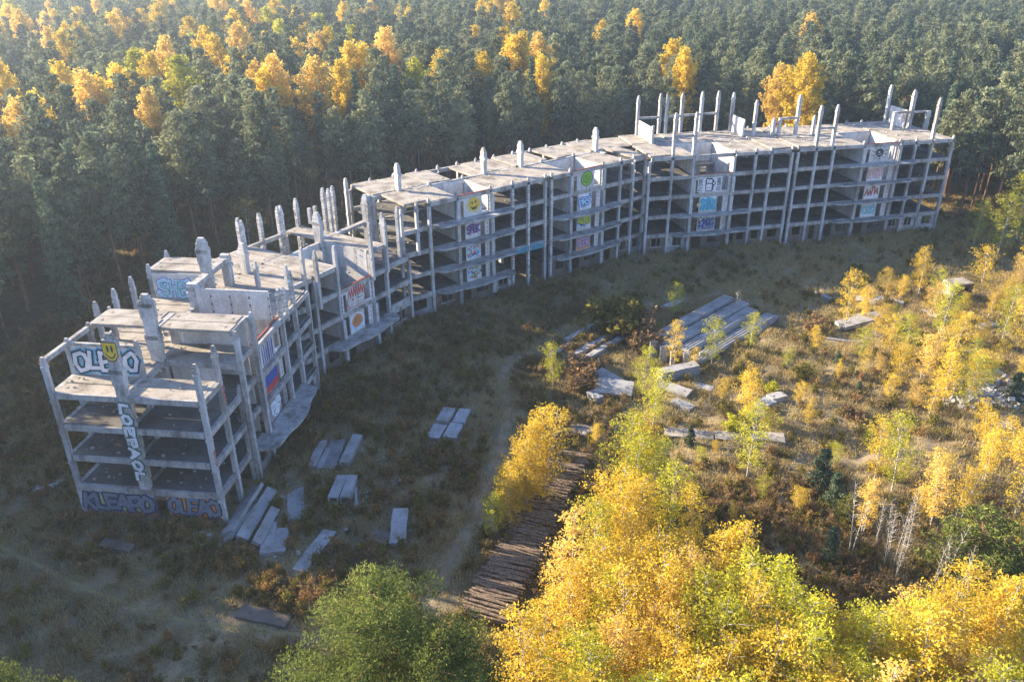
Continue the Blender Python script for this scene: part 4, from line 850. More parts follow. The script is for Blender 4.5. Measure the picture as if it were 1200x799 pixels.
def birch_parts(H, Rc, base=.22, n_each=20, size=.16, trunk_r=.09, stems=1, spread=1.0):
    tr = MB(); pts, rad = [], []
    for s_ in range(stems):
        lx_, ly_ = (random.uniform(-.5, .5) * spread, random.uniform(-.5, .5) * spread) if stems > 1 else (0, 0); bend = (random.uniform(-.08, .08) * H, random.uniform(-.08, .08) * H); h_ = H * (1 if s_ == 0 else random.uniform(.72, .95)); k = 7
        A = [(lx_ + (lx_ * 1.6 + bend[0]) * (i / k) ** 1.5, ly_ + (ly_ * 1.6 + bend[1]) * (i / k) ** 1.5, h_ * i / k) for i in range(k + 1)]; tube(tr, A, [trunk_r * (1 - .88 * i / k) + .008 for i in range(k + 1)], 5, 0)
        nb = int((34 if stems == 1 else 24) * (H / 9) ** .5)
        for j in range(nb):
            u = base + (1 - base) * ((j + random.random()) / nb); z = u * h_; i = min(k - 1, int(u * k)); f = u * k - i; x0 = A[i][0] * (1 - f) + A[i + 1][0] * f; y0 = A[i][1] * (1 - f) + A[i + 1][1] * f
            v = (u - base) / (1 - base); L = Rc * (math.sin(math.pi * (v * .82 + .14)) ** .75) * random.uniform(.55, 1.15) / (1 if stems == 1 else 1.3); an = j * 2.4 + random.uniform(-.4, .4); rise = L * random.uniform(.55, 1.0)
            if z + rise > h_ * 1.03: rise = max(.05, h_ * 1.03 - z)
            tip = (x0 + L * math.cos(an), y0 + L * math.sin(an), z + rise); tube(tr, [(x0, y0, z), ((x0 + tip[0]) / 2, (y0 + tip[1]) / 2, z + rise * .6), tip], [.028, .018, .006], 3, 0, False)
            m_ = max(2, int(L / .38))
            for q in range(m_):
                t = (q + .9) / m_
                if t < .3: continue
                pts.append((x0 + (tip[0] - x0) * t + random.gauss(0, .12), y0 + (tip[1] - y0) * t + random.gauss(0, .12), z + rise * t + random.uniform(-.3, .12))); rad.append(random.uniform(.3, .62) * (H / 9) ** .4)
    P, T = clumps(pts, rad, n_each, 1.15); return tr, P, T, size
def bush_parts(H, Rc, n_each=26, size=.13, nst=9):
    tr = MB(); pts, rad = [], []
    for j in range(nst):
        an = random.uniform(0, 6.28); rr = Rc * math.sqrt(random.random()) * .75; hh = H * random.uniform(.6, 1) * (1 - .35 * (rr / Rc) ** 2); tip = (rr * math.cos(an), rr * math.sin(an), hh)
        tube(tr, [(tip[0] * .15, tip[1] * .15, 0), (tip[0] * .6, tip[1] * .6, hh * .55), tip], [.03, .02, .006], 3, 0, False)
        for q in range(6): t = .25 + .75 * (q + random.random()) / 6; pts.append((tip[0] * t + random.gauss(0, .25 * Rc / 1.6), tip[1] * t + random.gauss(0, .25 * Rc / 1.6), hh * t)); rad.append(.32 * Rc / 1.4 * random.uniform(.7, 1.2))
    P, T = clumps(pts, rad, n_each, .9); return tr, P, T, size
class Kind:
    """a tree kind: crown and trunk meshes shared by every copy, and one joined mesh for far-off stuff"""
    def __init__(s, name, parts, leafm, barkm, up=(0, 0), aspect=.55):
        tr, P, T, size = parts; zc = P[:, 2]; s.name = name
        s.crown = leaf_mesh('crown', P, up, size, [leafm], T, aspect); s.trunk = tr.data('trunk', [barkm], True); s.joined = None; s.args = (P, up, size, [leafm, barkm], T, aspect, tr)
    def join(s): P, up, size, mats, T, asp, tr = s.args; s.joined = leaf_mesh(s.name, P, up, size, mats, T, asp, tr); return s.joined
def recolor(k, name, leafm):
    q = object.__new__(Kind); q.name = name; q.crown = k.crown.copy(); q.crown.materials.clear(); q.crown.materials.append(leafm); q.trunk = k.trunk; a = list(k.args); a[3] = [leafm, k.args[3][1]]; q.args = tuple(a); q.joined = None; return q
def plant(kind, x, y, sc, label, cat='tree', group=None, rz=None, z=None, sxy=None):
    e = thing(kind.name, label, cat, (x, y, (gh(x, y) - .05) if z is None else z), random.uniform(0, 6.28) if rz is None else rz, group, (sc * (sxy or 1), sc * (sxy or 1), sc))
    link('trunk' if cat == 'tree' else 'stems', kind.trunk, e); link('crown' if cat == 'tree' else 'foliage', kind.crown, e); return e

pines = [Kind('pine_tree', pine_parts(21 + random.uniform(-2, 2), 2.9 + .4 * (i % 3), [.44, .38, .5, .32, .42][i], 17, .38), M['pine'], M['pine_bark'], (0.25, 0), .42) for i in range(5)]
spruces = [Kind('spruce_tree', pine_parts(18 + 3 * i, 2.3, .12, 15, .26, 'spruce'), M['spruce'], M['pine_bark'], (-.2, 0), .42) for i in range(2)]
tallb = [Kind('birch_tree', birch_parts(23.0, 3.3, .34, 34, .24, .17), M['gold'], M['birch_bark']) for i in range(3)]
tallb += [recolor(tallb[0], 'birch_tree', M['amber']), recolor(tallb[1], 'birch_tree', M['lime'])]
birch = [Kind('birch_tree', birch_parts(9.5, 1.8, .16, 34, .088, .07, stems=1 + (i % 2), spread=1.0), M['gold'], M['birch_bark']) for i in range(4)]
birch += [recolor(birch[0], 'birch_tree', M['lime']), recolor(birch[1], 'birch_tree', M['amber']), recolor(birch[2], 'birch_tree', M['lime']), recolor(birch[3], 'birch_tree', M['amber'])]
bushes = [Kind('bush', bush_parts(2.2, 1.6), M['olive'], M['twig']), Kind('bush', bush_parts(2.2, 1.6), M['rust'], M['twig']), Kind('bush', bush_parts(2.0, 1.2, 14), M['lime'], M['twig'])]
bare = [Kind('bare_tree', birch_parts(6.5, 1.3, .3, 1.2, .08, .05, stems=2), M['rust'], M['birch_bark']) for i in range(2)]
young = [Kind('young_pine', pine_parts(5, 1.5, .08, 34, .2, 'spruce'), M['spruce'], M['pine_bark'], (.2, 0), .3), Kind('young_pine', pine_parts(5, 2.0, .05, 40, .16, 'pine'), M['bigpine'], M['pine_bark'], (.2, 0), .3)]

# forest layout
gold_far = [(w_, t_) for w_, t_ in (
 ((-76.50, 130.51), 3), ((-75.08, 132.36), 0), ((-81.37, 154.40), 0), ((-73.89, 147.18), 3), ((-73.85, 150.93), 0), ((-72.42, 157.42), 0), ((-74.92, 173.18), 4), ((-70.24, 167.81), 0), ((-73.15, 183.93), 3), ((-62.03, 161.85), 4), ((-70.33, 201.08), 0), ((-65.38, 190.81), 0), ((-58.85, 184.21), 0), ((-45.73, 152.68), 3), ((-54.22, 183.96), 0), ((-43.19, 148.43), 0), ((-41.95, 151.19), 3), ((-51.14, 206.33), 0), ((-47.55, 215.32), 3), ((-44.89, 215.19), 0), ((-34.63, 152.15), 3), ((-32.50, 174.87), 0), ((-30.18, 176.07), 0), ((-31.78, 160.43), 0), ((-59.00, 137.15), 3), ((-122.14, 230.54), 3), ((-123.12, 241.82), 0), ((-141.18, 241.99), 3),
 ((-121.34, 267.52), 0), ((-118.18, 282.26), 0), ((-116.41, 291.91), 0), ((-106.85, 328.93), 3), ((-84.09, 314.45), 0), ((-73.61, 302.11), 0), ((-32.29, 284.54), 0), ((-50.19, 292.88), 3), ((-29.41, 205.37), 3), ((-9.88, 319.37), 0), ((-3.59, 306.80), 3), ((0.74, 272.19), 0), ((11.92, 301.56), 0), ((0.47, 186.91), 0), ((2.69, 187.80), 0), ((6.26, 195.09), 3), ((-5.72, 176.01), 0), ((6.32, 169.46), 0), ((-13.93, 180.00), 0), ((-19.38, 171.99), 4), ((25.90, 246.35), 0), ((38.30, 266.44), 0), ((35.15, 184.86), 0), ((34.30, 169.39), 0), ((51.71, 157.96), 0), ((49.87, 156.61), 3), ((51.48, 147.06), 0), ((77.90, 226.28), 3), ((-170.04, 299.07), 0), ((-93.72, 156.70), 0))]
cand = []
y = 12.0
while y < 470:
    step = 5.2 if y < 190 else (5.4 if y < 300 else 5.8)
    halfw = max(95, y * .72 + 40); x = -halfw - (0 if y > 60 else 15)
    while x < halfw + (60 if y > 90 else 0):
        xx, yy = x + random.uniform(-.42, .42) * step, y + random.uniform(-.42, .42) * step
        if inseg(xx, yy, EDGE) and all((xx - g[0][0]) ** 2 + (yy - g[0][1]) ** 2 > 16 for g in gold_far):
            cand.append((xx, yy))
        x += step
    y += step * .93
def vis(x, y):      # inside the picture, and how near
    a = 44.94 - 18; D = y * math.cos(th) + a * math.sin(th)
    return D > 10 and abs(28.8 / 36 * x / D) < .53 and y > 60
for q in range(700):
    xx, yy = random.uniform(-88, -52.5), random.uniform(4, 79)
    if yy > 56 and xx > -60.5: continue
    if inseg(xx, yy, EDGE) and all((xx - a) ** 2 + (yy - b) ** 2 > 6.5 for a, b in cand): cand.append((xx, yy))
cand.sort(key=lambda q: (not vis(*q), math.hypot(q[0], q[1])))
lab_p = {'l': 'tall dark green pine in the dense forest left of the building', 'm': 'tall green pine in the front rows of the forest behind the building', 'r': 'tall sunlit green pine in the forest behind the right end of the building'}
far = []; np_, ns_ = 0, 0
for i, (x, y) in enumerate(cand):
    u = random.random(); kind = 's' if u < .20 else 'p'
    sc = random.uniform(.74, 1.14)
    if kind == 'p' and np_ < 290 and vis(x, y):
        np_ += 1; g = 'left of the building' if x < -30 else ('behind the building' if x < 40 else 'by the right end'); dd = math.hypot(x, y); lim = (100, 118) if x < -30 else ((168, 178) if x < 40 else (165, 178)); rw = 'front rows' if dd < lim[0] else ('middle rows' if dd < lim[1] else 'deeper rows'); tl = 'short' if sc < .88 else ('tall' if sc > 1.0 else 'mid-height')
        plant(pines[random.randrange(5)], x, y, sc, '%s green pine in the %s of the forest %s' % (tl, rw, g), group='%s pines in the %s %s' % (tl, rw, g))
    elif kind == 's' and ns_ < 40 and vis(x, y): ns_ += 1; plant(spruces[random.randrange(2)], x, y, sc, 'slender dark spruce with drooping branches among the pines of the forest', group='spruces in the forest')
    else: far.append((x, y, sc, random.randrange(5) if u < .70 or not vis(x, y) else (5 + random.randrange(2) if u < .955 else 7 + random.randrange(4) if x < 10 else random.randrange(5))))
for x, y, sc, k in ((79, 139, 1.0, 3), (84, 132, .95, 3), (90, 125, 1.02, 1), (88, 138, 1.05, 3), (97, 119, .95, 3), (104, 116, 1.0, 1), (94, 131, 1.05, 3)):
    plant(pines[k], x, y, sc, 'bushy pine at the forest edge just right of the building', group='edge pines right of the building', sxy=1.15)
for (x, y), t in gold_far:
    row = 'far back' if y > 260 else ('in the middle rows' if y > 180 else 'near the front edge'); side = 'left' if x < -35 else ('middle' if x < 60 else 'right')
    plant(tallb[t], x, y, random.uniform(.95, 1.12), 'golden birch %s of the forest, %s of the view' % (row, side), group='golden birches %s of the forest, %s' % (row, side), sxy=random.uniform(.75, 1.1), z=0)
# rest of the forest: one object that scatters the same trees
protos = [k.join() for k in pines + spruces] + [k.join() for k in (tallb[0], tallb[3], tallb[4], tallb[1])]
pobjs = [bpy.data.objects.new('tree_form', me) for me in protos]
def scatter(name, pts, forms, label, cat, rot=True):
    me = bpy.data.meshes.new(name); me.vertices.add(len(pts)); me.vertices.foreach_set('co', np.array([q[:3] for q in pts], dtype=np.float32).ravel())
    a = me.attributes.new('form', 'INT', 'POINT'); a.data.foreach_set('value', [q[4] for q in pts]); a = me.attributes.new('size', 'FLOAT', 'POINT'); a.data.foreach_set('value', [q[3] for q in pts])
    a = me.attributes.new('turn', 'FLOAT', 'POINT'); a.data.foreach_set('value', [random.uniform(0, 6.28) for q in pts]); me.update()
    ob = link(name, me, kind='stuff', label=label, category=cat)
    g = bpy.data.node_groups.new(name, 'GeometryNodeTree'); g.interface.new_socket('Geometry', in_out='INPUT', socket_type='NodeSocketGeometry'); g.interface.new_socket('Geometry', in_out='OUTPUT', socket_type='NodeSocketGeometry')
    N = g.nodes; gi = N.new('NodeGroupInput'); go = N.new('NodeGroupOutput'); jn = N.new('GeometryNodeGeometryToInstance'); ip = N.new('GeometryNodeInstanceOnPoints')
    for fo in reversed(forms): oi = N.new('GeometryNodeObjectInfo'); oi.inputs['Object'].default_value = fo; oi.inputs['As Instance'].default_value = True; g.links.new(oi.outputs['Geometry'], jn.inputs[0])
    jg = N.new('GeometryNodeJoinGeometry')
    N.remove(jn)
    for nd in [q for q in N if q.bl_idname == 'GeometryNodeObjectInfo']: g.links.new(nd.outputs['Geometry'], jg.inputs[0])
    g.links.new(jg.outputs[0], ip.inputs['Instance']); g.links.new(gi.outputs[0], ip.inputs['Points']); ip.inputs['Pick Instance'].default_value = True
    def na(nm, ty): q = N.new('GeometryNodeInputNamedAttribute'); q.data_type = ty; q.inputs[0].default_value = nm; return [o_ for o_ in q.outputs if o_.enabled][0]
    g.links.new(na('form', 'INT'), ip.inputs['Instance Index']); g.links.new(na('size', 'FLOAT'), ip.inputs['Scale'])
    cx_ = N.new('ShaderNodeCombineXYZ'); g.links.new(na('turn', 'FLOAT'), cx_.inputs[2]); g.links.new(cx_.outputs[0], ip.inputs['Rotation']); g.links.new(ip.outputs[0], go.inputs[0])
    md = ob.modifiers.new('scatter', 'NODES'); md.node_group = g; return ob
scatter('far_forest', [(x, y, 0, sc, f) for x, y, sc, f in far], pobjs, 'dense pine forest with golden birches stretching to the horizon', 'forest')

# clearing trees: (x, y) base, top height in metres, kind
def tr(base, topv, kind, label, group=None, wide=1.0, cat='tree', nat=9.5):
    """plant a tree with its foot at a ground point and the given height"""
    plant(kind, base[0], base[1], topv / nat, label, cat, group, sxy=wide)
BG = 'small birches in the clearing'
for b, h, k, wd, lb in (
 ((2.37, 57.96), 10.0, 1, 1.2, 'tallest yellow birch left of the log stack'), ((0.41, 57.04), 7.8, 0, 1.25, 'yellow birch left of the log stack, between two others'), ((-1.76, 53.91), 4.6, 6, 1.3, 'smallest golden birch at the left edge of the log stack'), ((1.40, 58.21), 8.4, 2, 1.15, 'yellow birch behind the tallest one by the log stack'),
 ((1.05, 55.65), 6.8, 3, 1.15, 'amber birch crowding the lower edge of the row left of the log stack'), ((-0.33, 54.99), 6.2, 2, 1.2, 'golden birch between the smallest one and the log stack'), ((2.05, 60.06), 9.0, 0, 1.1, 'slim golden birch at the back of the row left of the log stack'), ((-0.85, 56.36), 6.4, 1, 1.1, 'pointed golden birch on the path side of the log stack'),
 ((4.51, 79.15), 5.2, 4, 1.3, 'small yellow green birch beside the rusty bush at the end of the footpath'), ((18.78, 83.75), 5.6, 2, 1.2, 'golden birch in front of the left end of the big plank stack'), ((22.84, 82.85), 6.2, 6, 1.35, 'yellow green birch in front of the middle of the plank stack'), ((28.48, 87.51), 4.6, 6, 1.5, 'round yellow birch right of the plank stack, by the bare shrub'),
 ((20.78, 82.88), 3.0, 0, 1.3, 'little yellow birch between the two in front of the plank stack'), ((21.16, 96.92), 5.0, 4, 1.1, 'olive birch in the shade behind the plank stack'), ((13.85, 75.68), 6.2, 4, 1.1, 'yellow green birch with a thin top left of the fanned slabs'), ((14.24, 70.59), 7.2, 4, 1.2, 'leafy green birch rising over the orange crowns'),
 ((24.16, 71.76), 6.6, 3, 1.3, 'orange and yellow birch on the bank above the road slabs'), ((21.48, 61.76), 7.4, 6, 1.5, 'green and yellow birch beside the last road slab'),
 ((42.32, 93.96), 7.4, 2, 1.25, 'lone golden birch at the left of the ruin'), ((51.41, 103.38), 4.2, 0, 1.5, 'small round yellow birch between the lone birch and the hut'), ((56.29, 103.28), 6.8, 3, 1.2, 'slim golden birch with a bare white trunk left of the hut'), ((58.09, 102.37), 4.8, 4, 1.3, 'pale green birch just left of the brick hut'), ((63.62, 102.27), 7.4, 0, 1.5, 'full golden birch right of the brick hut'),
 ((45.59, 83.96), 6.0, 4, 1.3, 'yellow green birch at the left of the birch row'), ((44.51, 86.14), 5.0, 0, 1.3, 'short birch at the left tip of the birch row'), ((45.93, 79.89), 6.6, 5, 1.2, 'amber birch in the birch row'), ((43.08, 78.58), 5.6, 3, 1.3, 'amber birch at the lower left of the birch row'), ((52.12, 89.42), 7.6, 4, 1.2, 'tall light green birch at the top of the birch row'),
 ((45.91, 75.22), 7.2, 1, 1.3, 'leaning golden birch in the middle of the birch row'), ((47.30, 73.80), 6.6, 4, 1.3, 'yellow green birch right in the birch row'), ((49.07, 75.18), 6.0, 3, 1.2, 'amber birch at the lower right of the row'), ((51.00, 83.88), 6.5, 0, 1.2, 'yellow birch behind the middle of the row'), ((39.10, 79.99), 3.2, 2, 1.2, 'thin small birch in front of the birch row'),
 ((60.50, 90.46), 7.2, 6, 1.3, 'pale green birch above the rubble heap'), ((60.67, 86.99), 7.0, 1, 1.3, 'yellow birch above the rubble at the frame edge'), ((69.37, 103.64), 5.6, 5, 1.2, 'amber birch by the right frame edge, behind the rubble'), ((52.80, 78.82), 3.0, 6, 1.6, 'small yellow bushy birch beside the rubble heap'), ((56.17, 78.77), 3.6, 0, 1.5, 'small birch right of the rubble heap'),
 ((33.94, 59.67), 7.6, 4, 1.35, 'yellow green birch below the sandy path'), ((33.19, 61.61), 6.4, 0, 1.2, 'pale birch left of the one below the sandy path'), ((35.06, 54.93), 6.6, 5, 1.4, 'orange birch right of the bare trunks'), ((28.97, 53.36), 5.4, 7, 1.2, 'orange birch left of the bare trunks'), ((43.30, 56.54), 9.0, 2, 1.3, 'big yellow birch at the right edge of the view below the path'), ((42.92, 61.49), 6.2, 3, 1.2, 'light amber birch near the right end of the path'), ((38.26, 56.02), 6.0, 1, 1.1, 'slim birch with bare lower stem right of the orange one'),
 ((74.73, 118.53), 9.5, 4, 1.4, 'tall olive birch in the shade at the right end of the building'), ((80.77, 124.23), 11, 4, 1.3, 'dark yellow birch at the forest edge on the right'), ((73.01, 122.40), 7.5, 6, 1.3, 'young birch beside the right end wall'), ((73.72, 108.19), 9, 0, 1.3, 'golden birch half outside the right frame edge')):
    tr(b, h, birch[k], lb, BG, wd)
for b, h, k, wd, lb in (((12.59, 91.98), 5.6, 0, 1.3, 'tall olive bush in the shade beside the footpath'), ((15.13, 89.56), 5.2, 1, 1.25, 'dark rust coloured bush right of the olive one'), ((7.40, 79.88), 3.4, 1, 1.5, 'rusty bush next to the small yellow birch'), ((14.08, 93.69), 4.4, 0, 1.2, 'olive bush behind the rust coloured one'),
 ((28.57, 78.23), 1.8, 2, 1.3, 'low yellow bush on the bank'), ((37.76, 93.28), 2.2, 1, 1.3, 'low rusty bush left of the lone birch'), ((35.12, 71.94), 1.8, 1, 1.2, 'low rusty bush in the sunny grass'), ((21.82, 69.69), 2.0, 2, 1.3, 'yellow bush beside the road slabs'), ((32.77, 81.08), 1.8, 0, 1.4, 'low olive bush on the bank edge')):
    tr(b, h, bushes[k], lb, None, wd, 'bush', 2.2)
tr((-38.56, 114.37), 10.5, recolor(birch[0], 'birch_tree', M['olive']), 'olive brown young birch in the shade behind the left half of the building', None, 1.5)
tr((29.13, 96.78), 3.6, bare[0], 'leafless grey shrub behind the plank stack', None, 1.8, 'bush', 6.5)
for b, h, wd, lb in (((27.60, 60.13), 4.2, 1.1, 'dark young pine in the clearing left of the path'), ((27.96, 57.90), 3.4, 1.1, 'dark young pine just below its taller neighbour'), ((28.15, 55.34), 3.0, 1.0, 'small bright young pine below the dark pair'), ((17.29, 67.14), 2.2, 1.1, 'tiny spruce beside the pale road slabs'), ((53.22, 75.12), 3.4, 1.3, 'dark young pine below the rubble'),
 ((34.02, 49.45), 4.8, 1.3, 'young pine at the left of the evergreen group'), ((36.41, 50.20), 5.2, 1.3, 'young pine in the middle of the evergreen group'), ((37.81, 49.02), 4.6, 1.3, 'young pine at the right of the evergreen group'), ((35.16, 46.48), 4.4, 1.3, 'young pine lowest in the evergreen group'), ((25.12, 50.81), 3.6, .9, 'pale young pine among the bare trunks'), ((37.41, 76.79), 1.6, 1.2, 'tiny spruce in the sunny grass'), ((37.48, 83.46), 1.6, 1.2, 'tiny spruce left of the birch row')):
    tr(b, h, young[1 if 'evergreen group' in lb or 'bright' in lb else 0], lb, 'young evergreens in the clearing', wd, 'tree', 5)
for i in range(10):
    u, v = random.uniform(0, 1), random.uniform(0, 1); A_, B_, C_ = (26.69, 52.33), (34.66, 52.24), (24.92, 44.86); x = A_[0] + (B_[0] - A_[0]) * u + (C_[0] - A_[0]) * v; y_ = A_[1] + (B_[1] - A_[1]) * u + (C_[1] - A_[1]) * v
    tr((x, y_), random.uniform(4.5, 7), bare[i % 2], 'bare thin birch with a white stem in the leafless group', 'bare birches in the leafless group', random.uniform(.6, .9), 'tree', 6.5)

random.seed(21)
SAP = [(45.35, 90.71), (48.78, 94.36), (49.85, 91.36), (54.04, 96.34), (49.04, 83.91), (46.50, 83.32), (54.55, 90.56), (53.50, 84.90), (49.06, 79.26), (57.08, 89.34), (61.94, 96.20), (64.13, 96.16), (51.87, 78.83), (55.85, 82.76), (42.05, 82.56), (41.49, 86.18), (42.54, 71.83), (40.48, 75.30), (41.91, 74.40), (57.56, 96.28), (61.10, 100.03), (66.53, 101.64), (65.34, 95.36), (30.05, 75.45), (26.33, 70.42), (29.77, 70.38), (37.09, 81.01), (36.83, 87.37), (35.01, 67.21), (39.03, 61.54), (45.79, 67.06), (46.71, 64.16), (36.04, 52.22), (34.52, 56.64), (40.88, 52.17), (8.31, 67.56), (22.78, 75.56), (31.46, 83.13), (53.01, 102.46), (46.02, 96.48), (19.36, 64.51), (21.95, 59.19), (24.24, 56.76), (30.65, 64.36), (18.81, 55.67), (17.60, 63.83)]
for i, (x, y_) in enumerate(SAP):
    xx, yy = x + random.uniform(-.6, .6), y_ + random.uniform(-.6, .6); hh = random.uniform(2.4, 5.6) if x > 40 else random.uniform(1.6, 3.4)
    plant(birch[random.choice([0, 1, 2, 3, 4, 6, 5])], xx, yy, hh / 9.5, '%s sapling growing wild %s' % ('waist high yellow' if hh < 2.6 else ('young yellow' if hh < 4 else 'taller golden'), 'in the sunny grass near the birch row' if x > 40 else 'on the brown bank below the slabs'), 'tree', 'wild saplings %s' % ('near the birch row' if x > 40 else 'on the brown bank'), sxy=random.uniform(1.2, 1.9))
# birch mass in the foreground: tops found along a wavy outline
MASS = [(10.33, 59.44, 9.2, 3), (11.56, 55.72, 7.9, 4), (12.28, 50.89, 8.6, 6), (13.68, 49.84, 7.8, 2), (13.97, 44.74, 8.5, 0), (15.35, 44.18, 7.6, 1), (16.41, 43.58, 9.1, 3), (17.11, 41.25, 8.9, 6), (17.4, 38.18, 9.3, 6), (18.51, 37.42, 8.7, 2), (19.88, 37.32, 7.7, 2), (21.13, 37.49, 8.0, 6), (21.66, 36.27, 9.2, 6), (23.76, 37.91, 8.3, 5), (25.14, 38.19, 8.3, 3), (25.95, 37.51, 8.9, 0), (27.16, 37.75, 9.5, 2), (30.04, 40.27, 8.2, 0), (30.34, 38.63, 8.6, 3), (30.52, 37.1, 9.5, 3), (33.58, 39.34, 7.6, 4), (33.59, 37.94, 9.1, 6), (13.7, 32.44, 7.4, 4), (23.78, 33.97, 9.9, 0), (1.49, 25.61, 7.1, 3), (35.62, 37.95, 7.9, 0), (34.01, 35.1, 8.2, 2), (29.72, 33.0, 8.5, 7), (30.0, 30.93, 7.9, 0), (11.68, 26.23, 7.1, 4), (7.94, 25.18, 7.6, 2), (9.81, 33.18, 9.0, 0), (3.2, 27.62, 9.2, 0), (8.93, 44.0, 8.4, 1), (2.83, 36.4, 8.1, 3), (28.29, 35.61, 7.4, 0), (0.22, 29.05, 9.5, 7), (26.69, 25.3, 9.9, 1), (24.19, 28.14, 7.7, 5), (11.8, 38.29, 9.8, 6), (8.48, 46.79, 9.9, 1), (9.34, 38.59, 8.7, 5), (0.93, 34.78, 9.7, 0), (20.79, 27.33, 8.6, 2), (19.96, 34.72, 7.6, 4), (31.63, 32.43, 7.1, 3), (12.6, 29.83, 9.9, 4), (7.74, 30.38, 7.4, 6), (7.11, 32.51, 8.7, 4), (15.07, 28.16, 9.1, 2), (7.17, 38.14, 9.9, 0), (4.12, 32.16, 10.0, 6), (12.53, 46.21, 7.2, 2), (26.24, 34.55, 8.1, 5), (19.21, 25.1, 9.2, 5), (14.95, 26.18, 7.7, 0), (12.35, 36.13, 9.8, 6), (16.22, 30.26, 7.6, 7), (18.07, 27.67, 8.6, 0), (0.88, 32.29, 8.3, 0), (16.62, 33.96, 10.0, 6), (9.95, 29.17, 8.2, 6), (15.0, 39.91, 9.6, 6), (10.29, 40.96, 9.8, 7), (7.04, 50.55, 9.7, 1), (19.09, 30.42, 9.9, 5), (5.85, 29.5, 7.1, 6), (4.99, 36.48, 8.5, 7), (24.5, 30.64, 7.9, 0), (8.78, 27.38, 8.4, 3), (26.8, 31.18, 10.2, 4), (3.81, 43.19, 9.9, 5), (6.06, 40.62, 7.9, 4), (31.82, 34.38, 7.1, 4), (1.61, 38.97, 8.0, 0), (14.94, 37.35, 10.2, 2), (8.31, 35.01, 8.1, 1), (5.97, 46.87, 9.1, 6), (12.75, 41.27, 8.4, 1), (3.24, 29.75, 10.3, 2), (5.6, 26.31, 8.8, 5), (9.55, 53.53, 9.6, 4), (17.44, 32.16, 8.1, 0), (22.19, 31.64, 7.8, 1), (11.88, 33.75, 9.0, 3), (6.5, 43.24, 9.3, 1), (27.1, 28.7, 7.5, 3), (9.93, 51.08, 7.6, 2), (3.56, 41.07, 8.4, 2), (24.61, 36.09, 9.4, 4), (22.26, 25.08, 7.2, 0), (14.45, 34.38, 9.8, 0), (29.03, 27.98, 10.0, 6), (11.02, 44.52, 8.7, 3), (10.38, 48.03, 9.6, 3), (9.39, 56.14, 9.8, 6), (22.68, 29.72, 9.2, 2), (3.43, 25.22, 7.1, 5), (4.47, 34.51, 9.6, 4), (17.01, 35.99, 9.4, 4), (20.13, 32.61, 8.3, 4), (24.31, 25.25, 8.9, 5), (8.38, 40.35, 10.2, 3), (10.35, 31.26, 8.6, 6), (16.86, 25.68, 9.6, 0), (8.6, 49.19, 9.8, 1), (10.2, 35.94, 9.1, 0)]
for i, (x, y, h, k) in enumerate(MASS):
    zone = 'near the log stack' if x < 3.5 else ('in the middle of the grove' if x < 14 else 'at the right of the grove'); row = 'back row' if y > 52 else ('middle row' if y > 42 else 'front row')
    tr((x, y), h, birch[k], '%s birch, %s of the foreground grove, %s' % (['golden', 'golden', 'golden', 'golden', 'yellow green', 'amber', 'yellow green', 'amber'][k], row, zone), 'foreground grove, %s %s' % (row, zone), random.uniform(1.05, 1.4))
# foreground pines
bigpine = Kind('pine_tree', pine_parts(19, 6.0, .16, 300, .105, 'pine', 1.4), M['bigpine'], M['pine_bark'], (.5, 0), .3)
for p_, h, lb, wd in (((-6.57, 29.32), 18.3, 'big bushy pine at the bottom of the picture, lit on its left side', 1.0), ((-3.46, 26.85), 17.5, 'second bushy pine at the bottom, in the shade right of the first', .95), ((-22.51, 24.95), 17.0, 'pine whose tip shows in the bottom left corner', .8)):
    plant(bigpine, p_[0], p_[1], h / 19, lb, 'tree', None, sxy=wd)

# ------------------------------------------------------------------ grass and weeds
def tuft(n, h, r, w_):
    V, F = [], []
    for i in range(n):
        a = random.uniform(0, 6.28); rr = r * math.sqrt(random.random()); x, y = rr * math.cos(a), rr * math.sin(a); b = random.uniform(0, 6.28); hh = h * random.uniform(.5, 1.1); l = hh * random.uniform(.2, .7); dx, dy = math.cos(b), math.sin(b); c = len(V)
        V += [(x - dy * w_, y + dx * w_, -.05), (x + dy * w_, y - dx * w_, -.05), (x + dx * l * .4 + dy * w_ * .8, y + dy * l * .4 - dx * w_ * .8, hh * .65), (x + dx * l * .4 - dy * w_ * .8, y + dy * l * .4 + dx * w_ * .8, hh * .65), (x + dx * l, y + dy * l, hh * .95)]
        F += [(c, c + 1, c + 2, c + 3), (c + 3, c + 2, c + 4)]
    me = bpy.data.meshes.new('tuft'); me.from_pydata(V, [], F); me.materials.append(M['drygrass']); at = me.attributes.new('tone', 'FLOAT', 'FACE'); at.data.foreach_set('value', [random.random() for _ in F]); me.update(); return bpy.data.objects.new('tuft_form', me)
tufts = [tuft(34, .42, .75, .022), tuft(30, .62, .6, .02), tuft(40, .25, .9, .026)]
def weed(n, h, r, mat, s_):
    tr_, P, T, _ = bush_parts(h, r, n, s_, 6); return bpy.data.objects.new('weed_form', leaf_mesh('weed', P, (.6, 0), s_, [mat, M['twig']], T, .4, tr_))
weeds = [weed(8, 1.0, .7, M['weed'], .085), weed(8, .7, .9, M['weed'], .08), weed(7, 1.2, .6, M['rust'], .07), weed(8, .9, .7, M['olive'], .085)]
def inb(x, y):      # inside the building footprint
    for F, a0, a1, b0, b1 in ((FA, -.3, 23, -.9, 14.6), (FB, -3.5, 20.5, -.3, 13.6), (FC, -3.5, 39.5, -.3, 13.4), (FE, -3.2, 49, -.3, 15)):
        dx, dy = x - F.o[0], y - F.o[1]; s_, t_ = dx * F.c + dy * F.s, -dx * F.s + dy * F.c
        if a0 < s_ < a1 and b0 < t_ < b1: return True
    return False
tset = {}
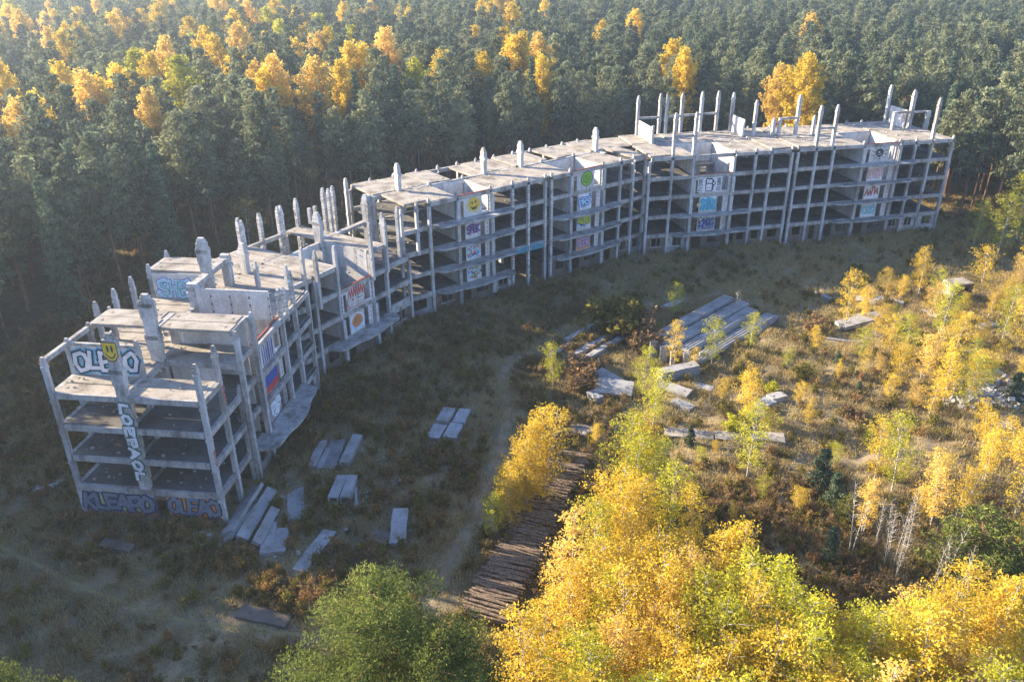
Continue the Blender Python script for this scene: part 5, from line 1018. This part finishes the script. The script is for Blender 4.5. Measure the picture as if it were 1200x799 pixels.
for q in TRACKS: tset.setdefault((int(q[0] // 2), int(q[1] // 2)), []).append(q)
def ontrack(x, y, r):
    for i in (-1, 0, 1):
        for j in (-1, 0, 1):
            for q in tset.get((int(x // 2) + i, int(y // 2) + j), ()):
                if (q[0] - x) ** 2 + (q[1] - y) ** 2 < r * r: return True
    return False
def dens(x, y, f, o): return .5 + .5 * math.sin(x * f + o) * math.cos(y * f * 1.1 + o * 2 + math.sin(x * f * .6)) 
gp, wp = [], []
while len(gp) < 42000:
    x, y = random.uniform(-62, 98), random.uniform(30, 165)
    if abs(x) > y * .62 + 28 or inb(x, y) or ontrack(x, y, .45) or onslab(x, y): continue
    if random.random() > .35 + .65 * dens(x, y, .35, 1): continue
    gp.append((x, y, gh(x, y), random.uniform(.6, 1.25) * (1 if y < 90 else 1.15), random.choice([0, 1, 2, 0, 2])))
while len(wp) < 13000:
    x, y = random.uniform(-60, 98), random.uniform(32, 150)
    if abs(x) > y * .62 + 24 or inb(x, y) or ontrack(x, y, 1.2) or onslab(x, y): continue
    d = dens(x, y, .22, 2.2) * dens(x, y, .6, .4)
    brown = 8 < x < 30 and 44 < y < 61
    if random.random() > (.12 + d * 1.1 if not brown else .95): continue
    if x < -20 and y < 50 and random.random() < .5: continue
    lit = x > 12 and y > 50 and not brown
    if lit and random.random() < .8: continue
    wp.append((x, y, gh(x, y), random.uniform(.35, 1.0) ** 1.4 * (1.25 if brown else 1.5), random.choice([0, 1, 3, 3] if lit else [0, 1, 3, 0, 2]) if not brown else random.choice([0, 2, 3, 1, 2])))
scatter('grass', gp, tufts, 'tall dry yellow brown grass covering the field', 'grass')
scatter('weeds', wp, weeds, 'brown and olive weeds and seedlings growing through the grass', 'weeds')

# ------------------------------------------------------------------ haze
mb = MB(); bx(mb, -1450, 1450, -250, 2400, -1.2, 48.0)
mt, n, o = new_mat('haze'); v = n.nodes.new('ShaderNodeVolumePrincipled'); v.inputs['Density'].default_value = 0.00036; v.inputs['Color'].default_value = (.74, .87, 1, 1); v.inputs['Anisotropy'].default_value = 0.55
n.links.new(v.outputs[0], o.inputs['Volume']); hz = link('haze', mb.data('haze', [mt]), kind='stuff', label='thin bluish autumn haze over the whole valley', category='haze'); hz.display_type = 'WIRE'
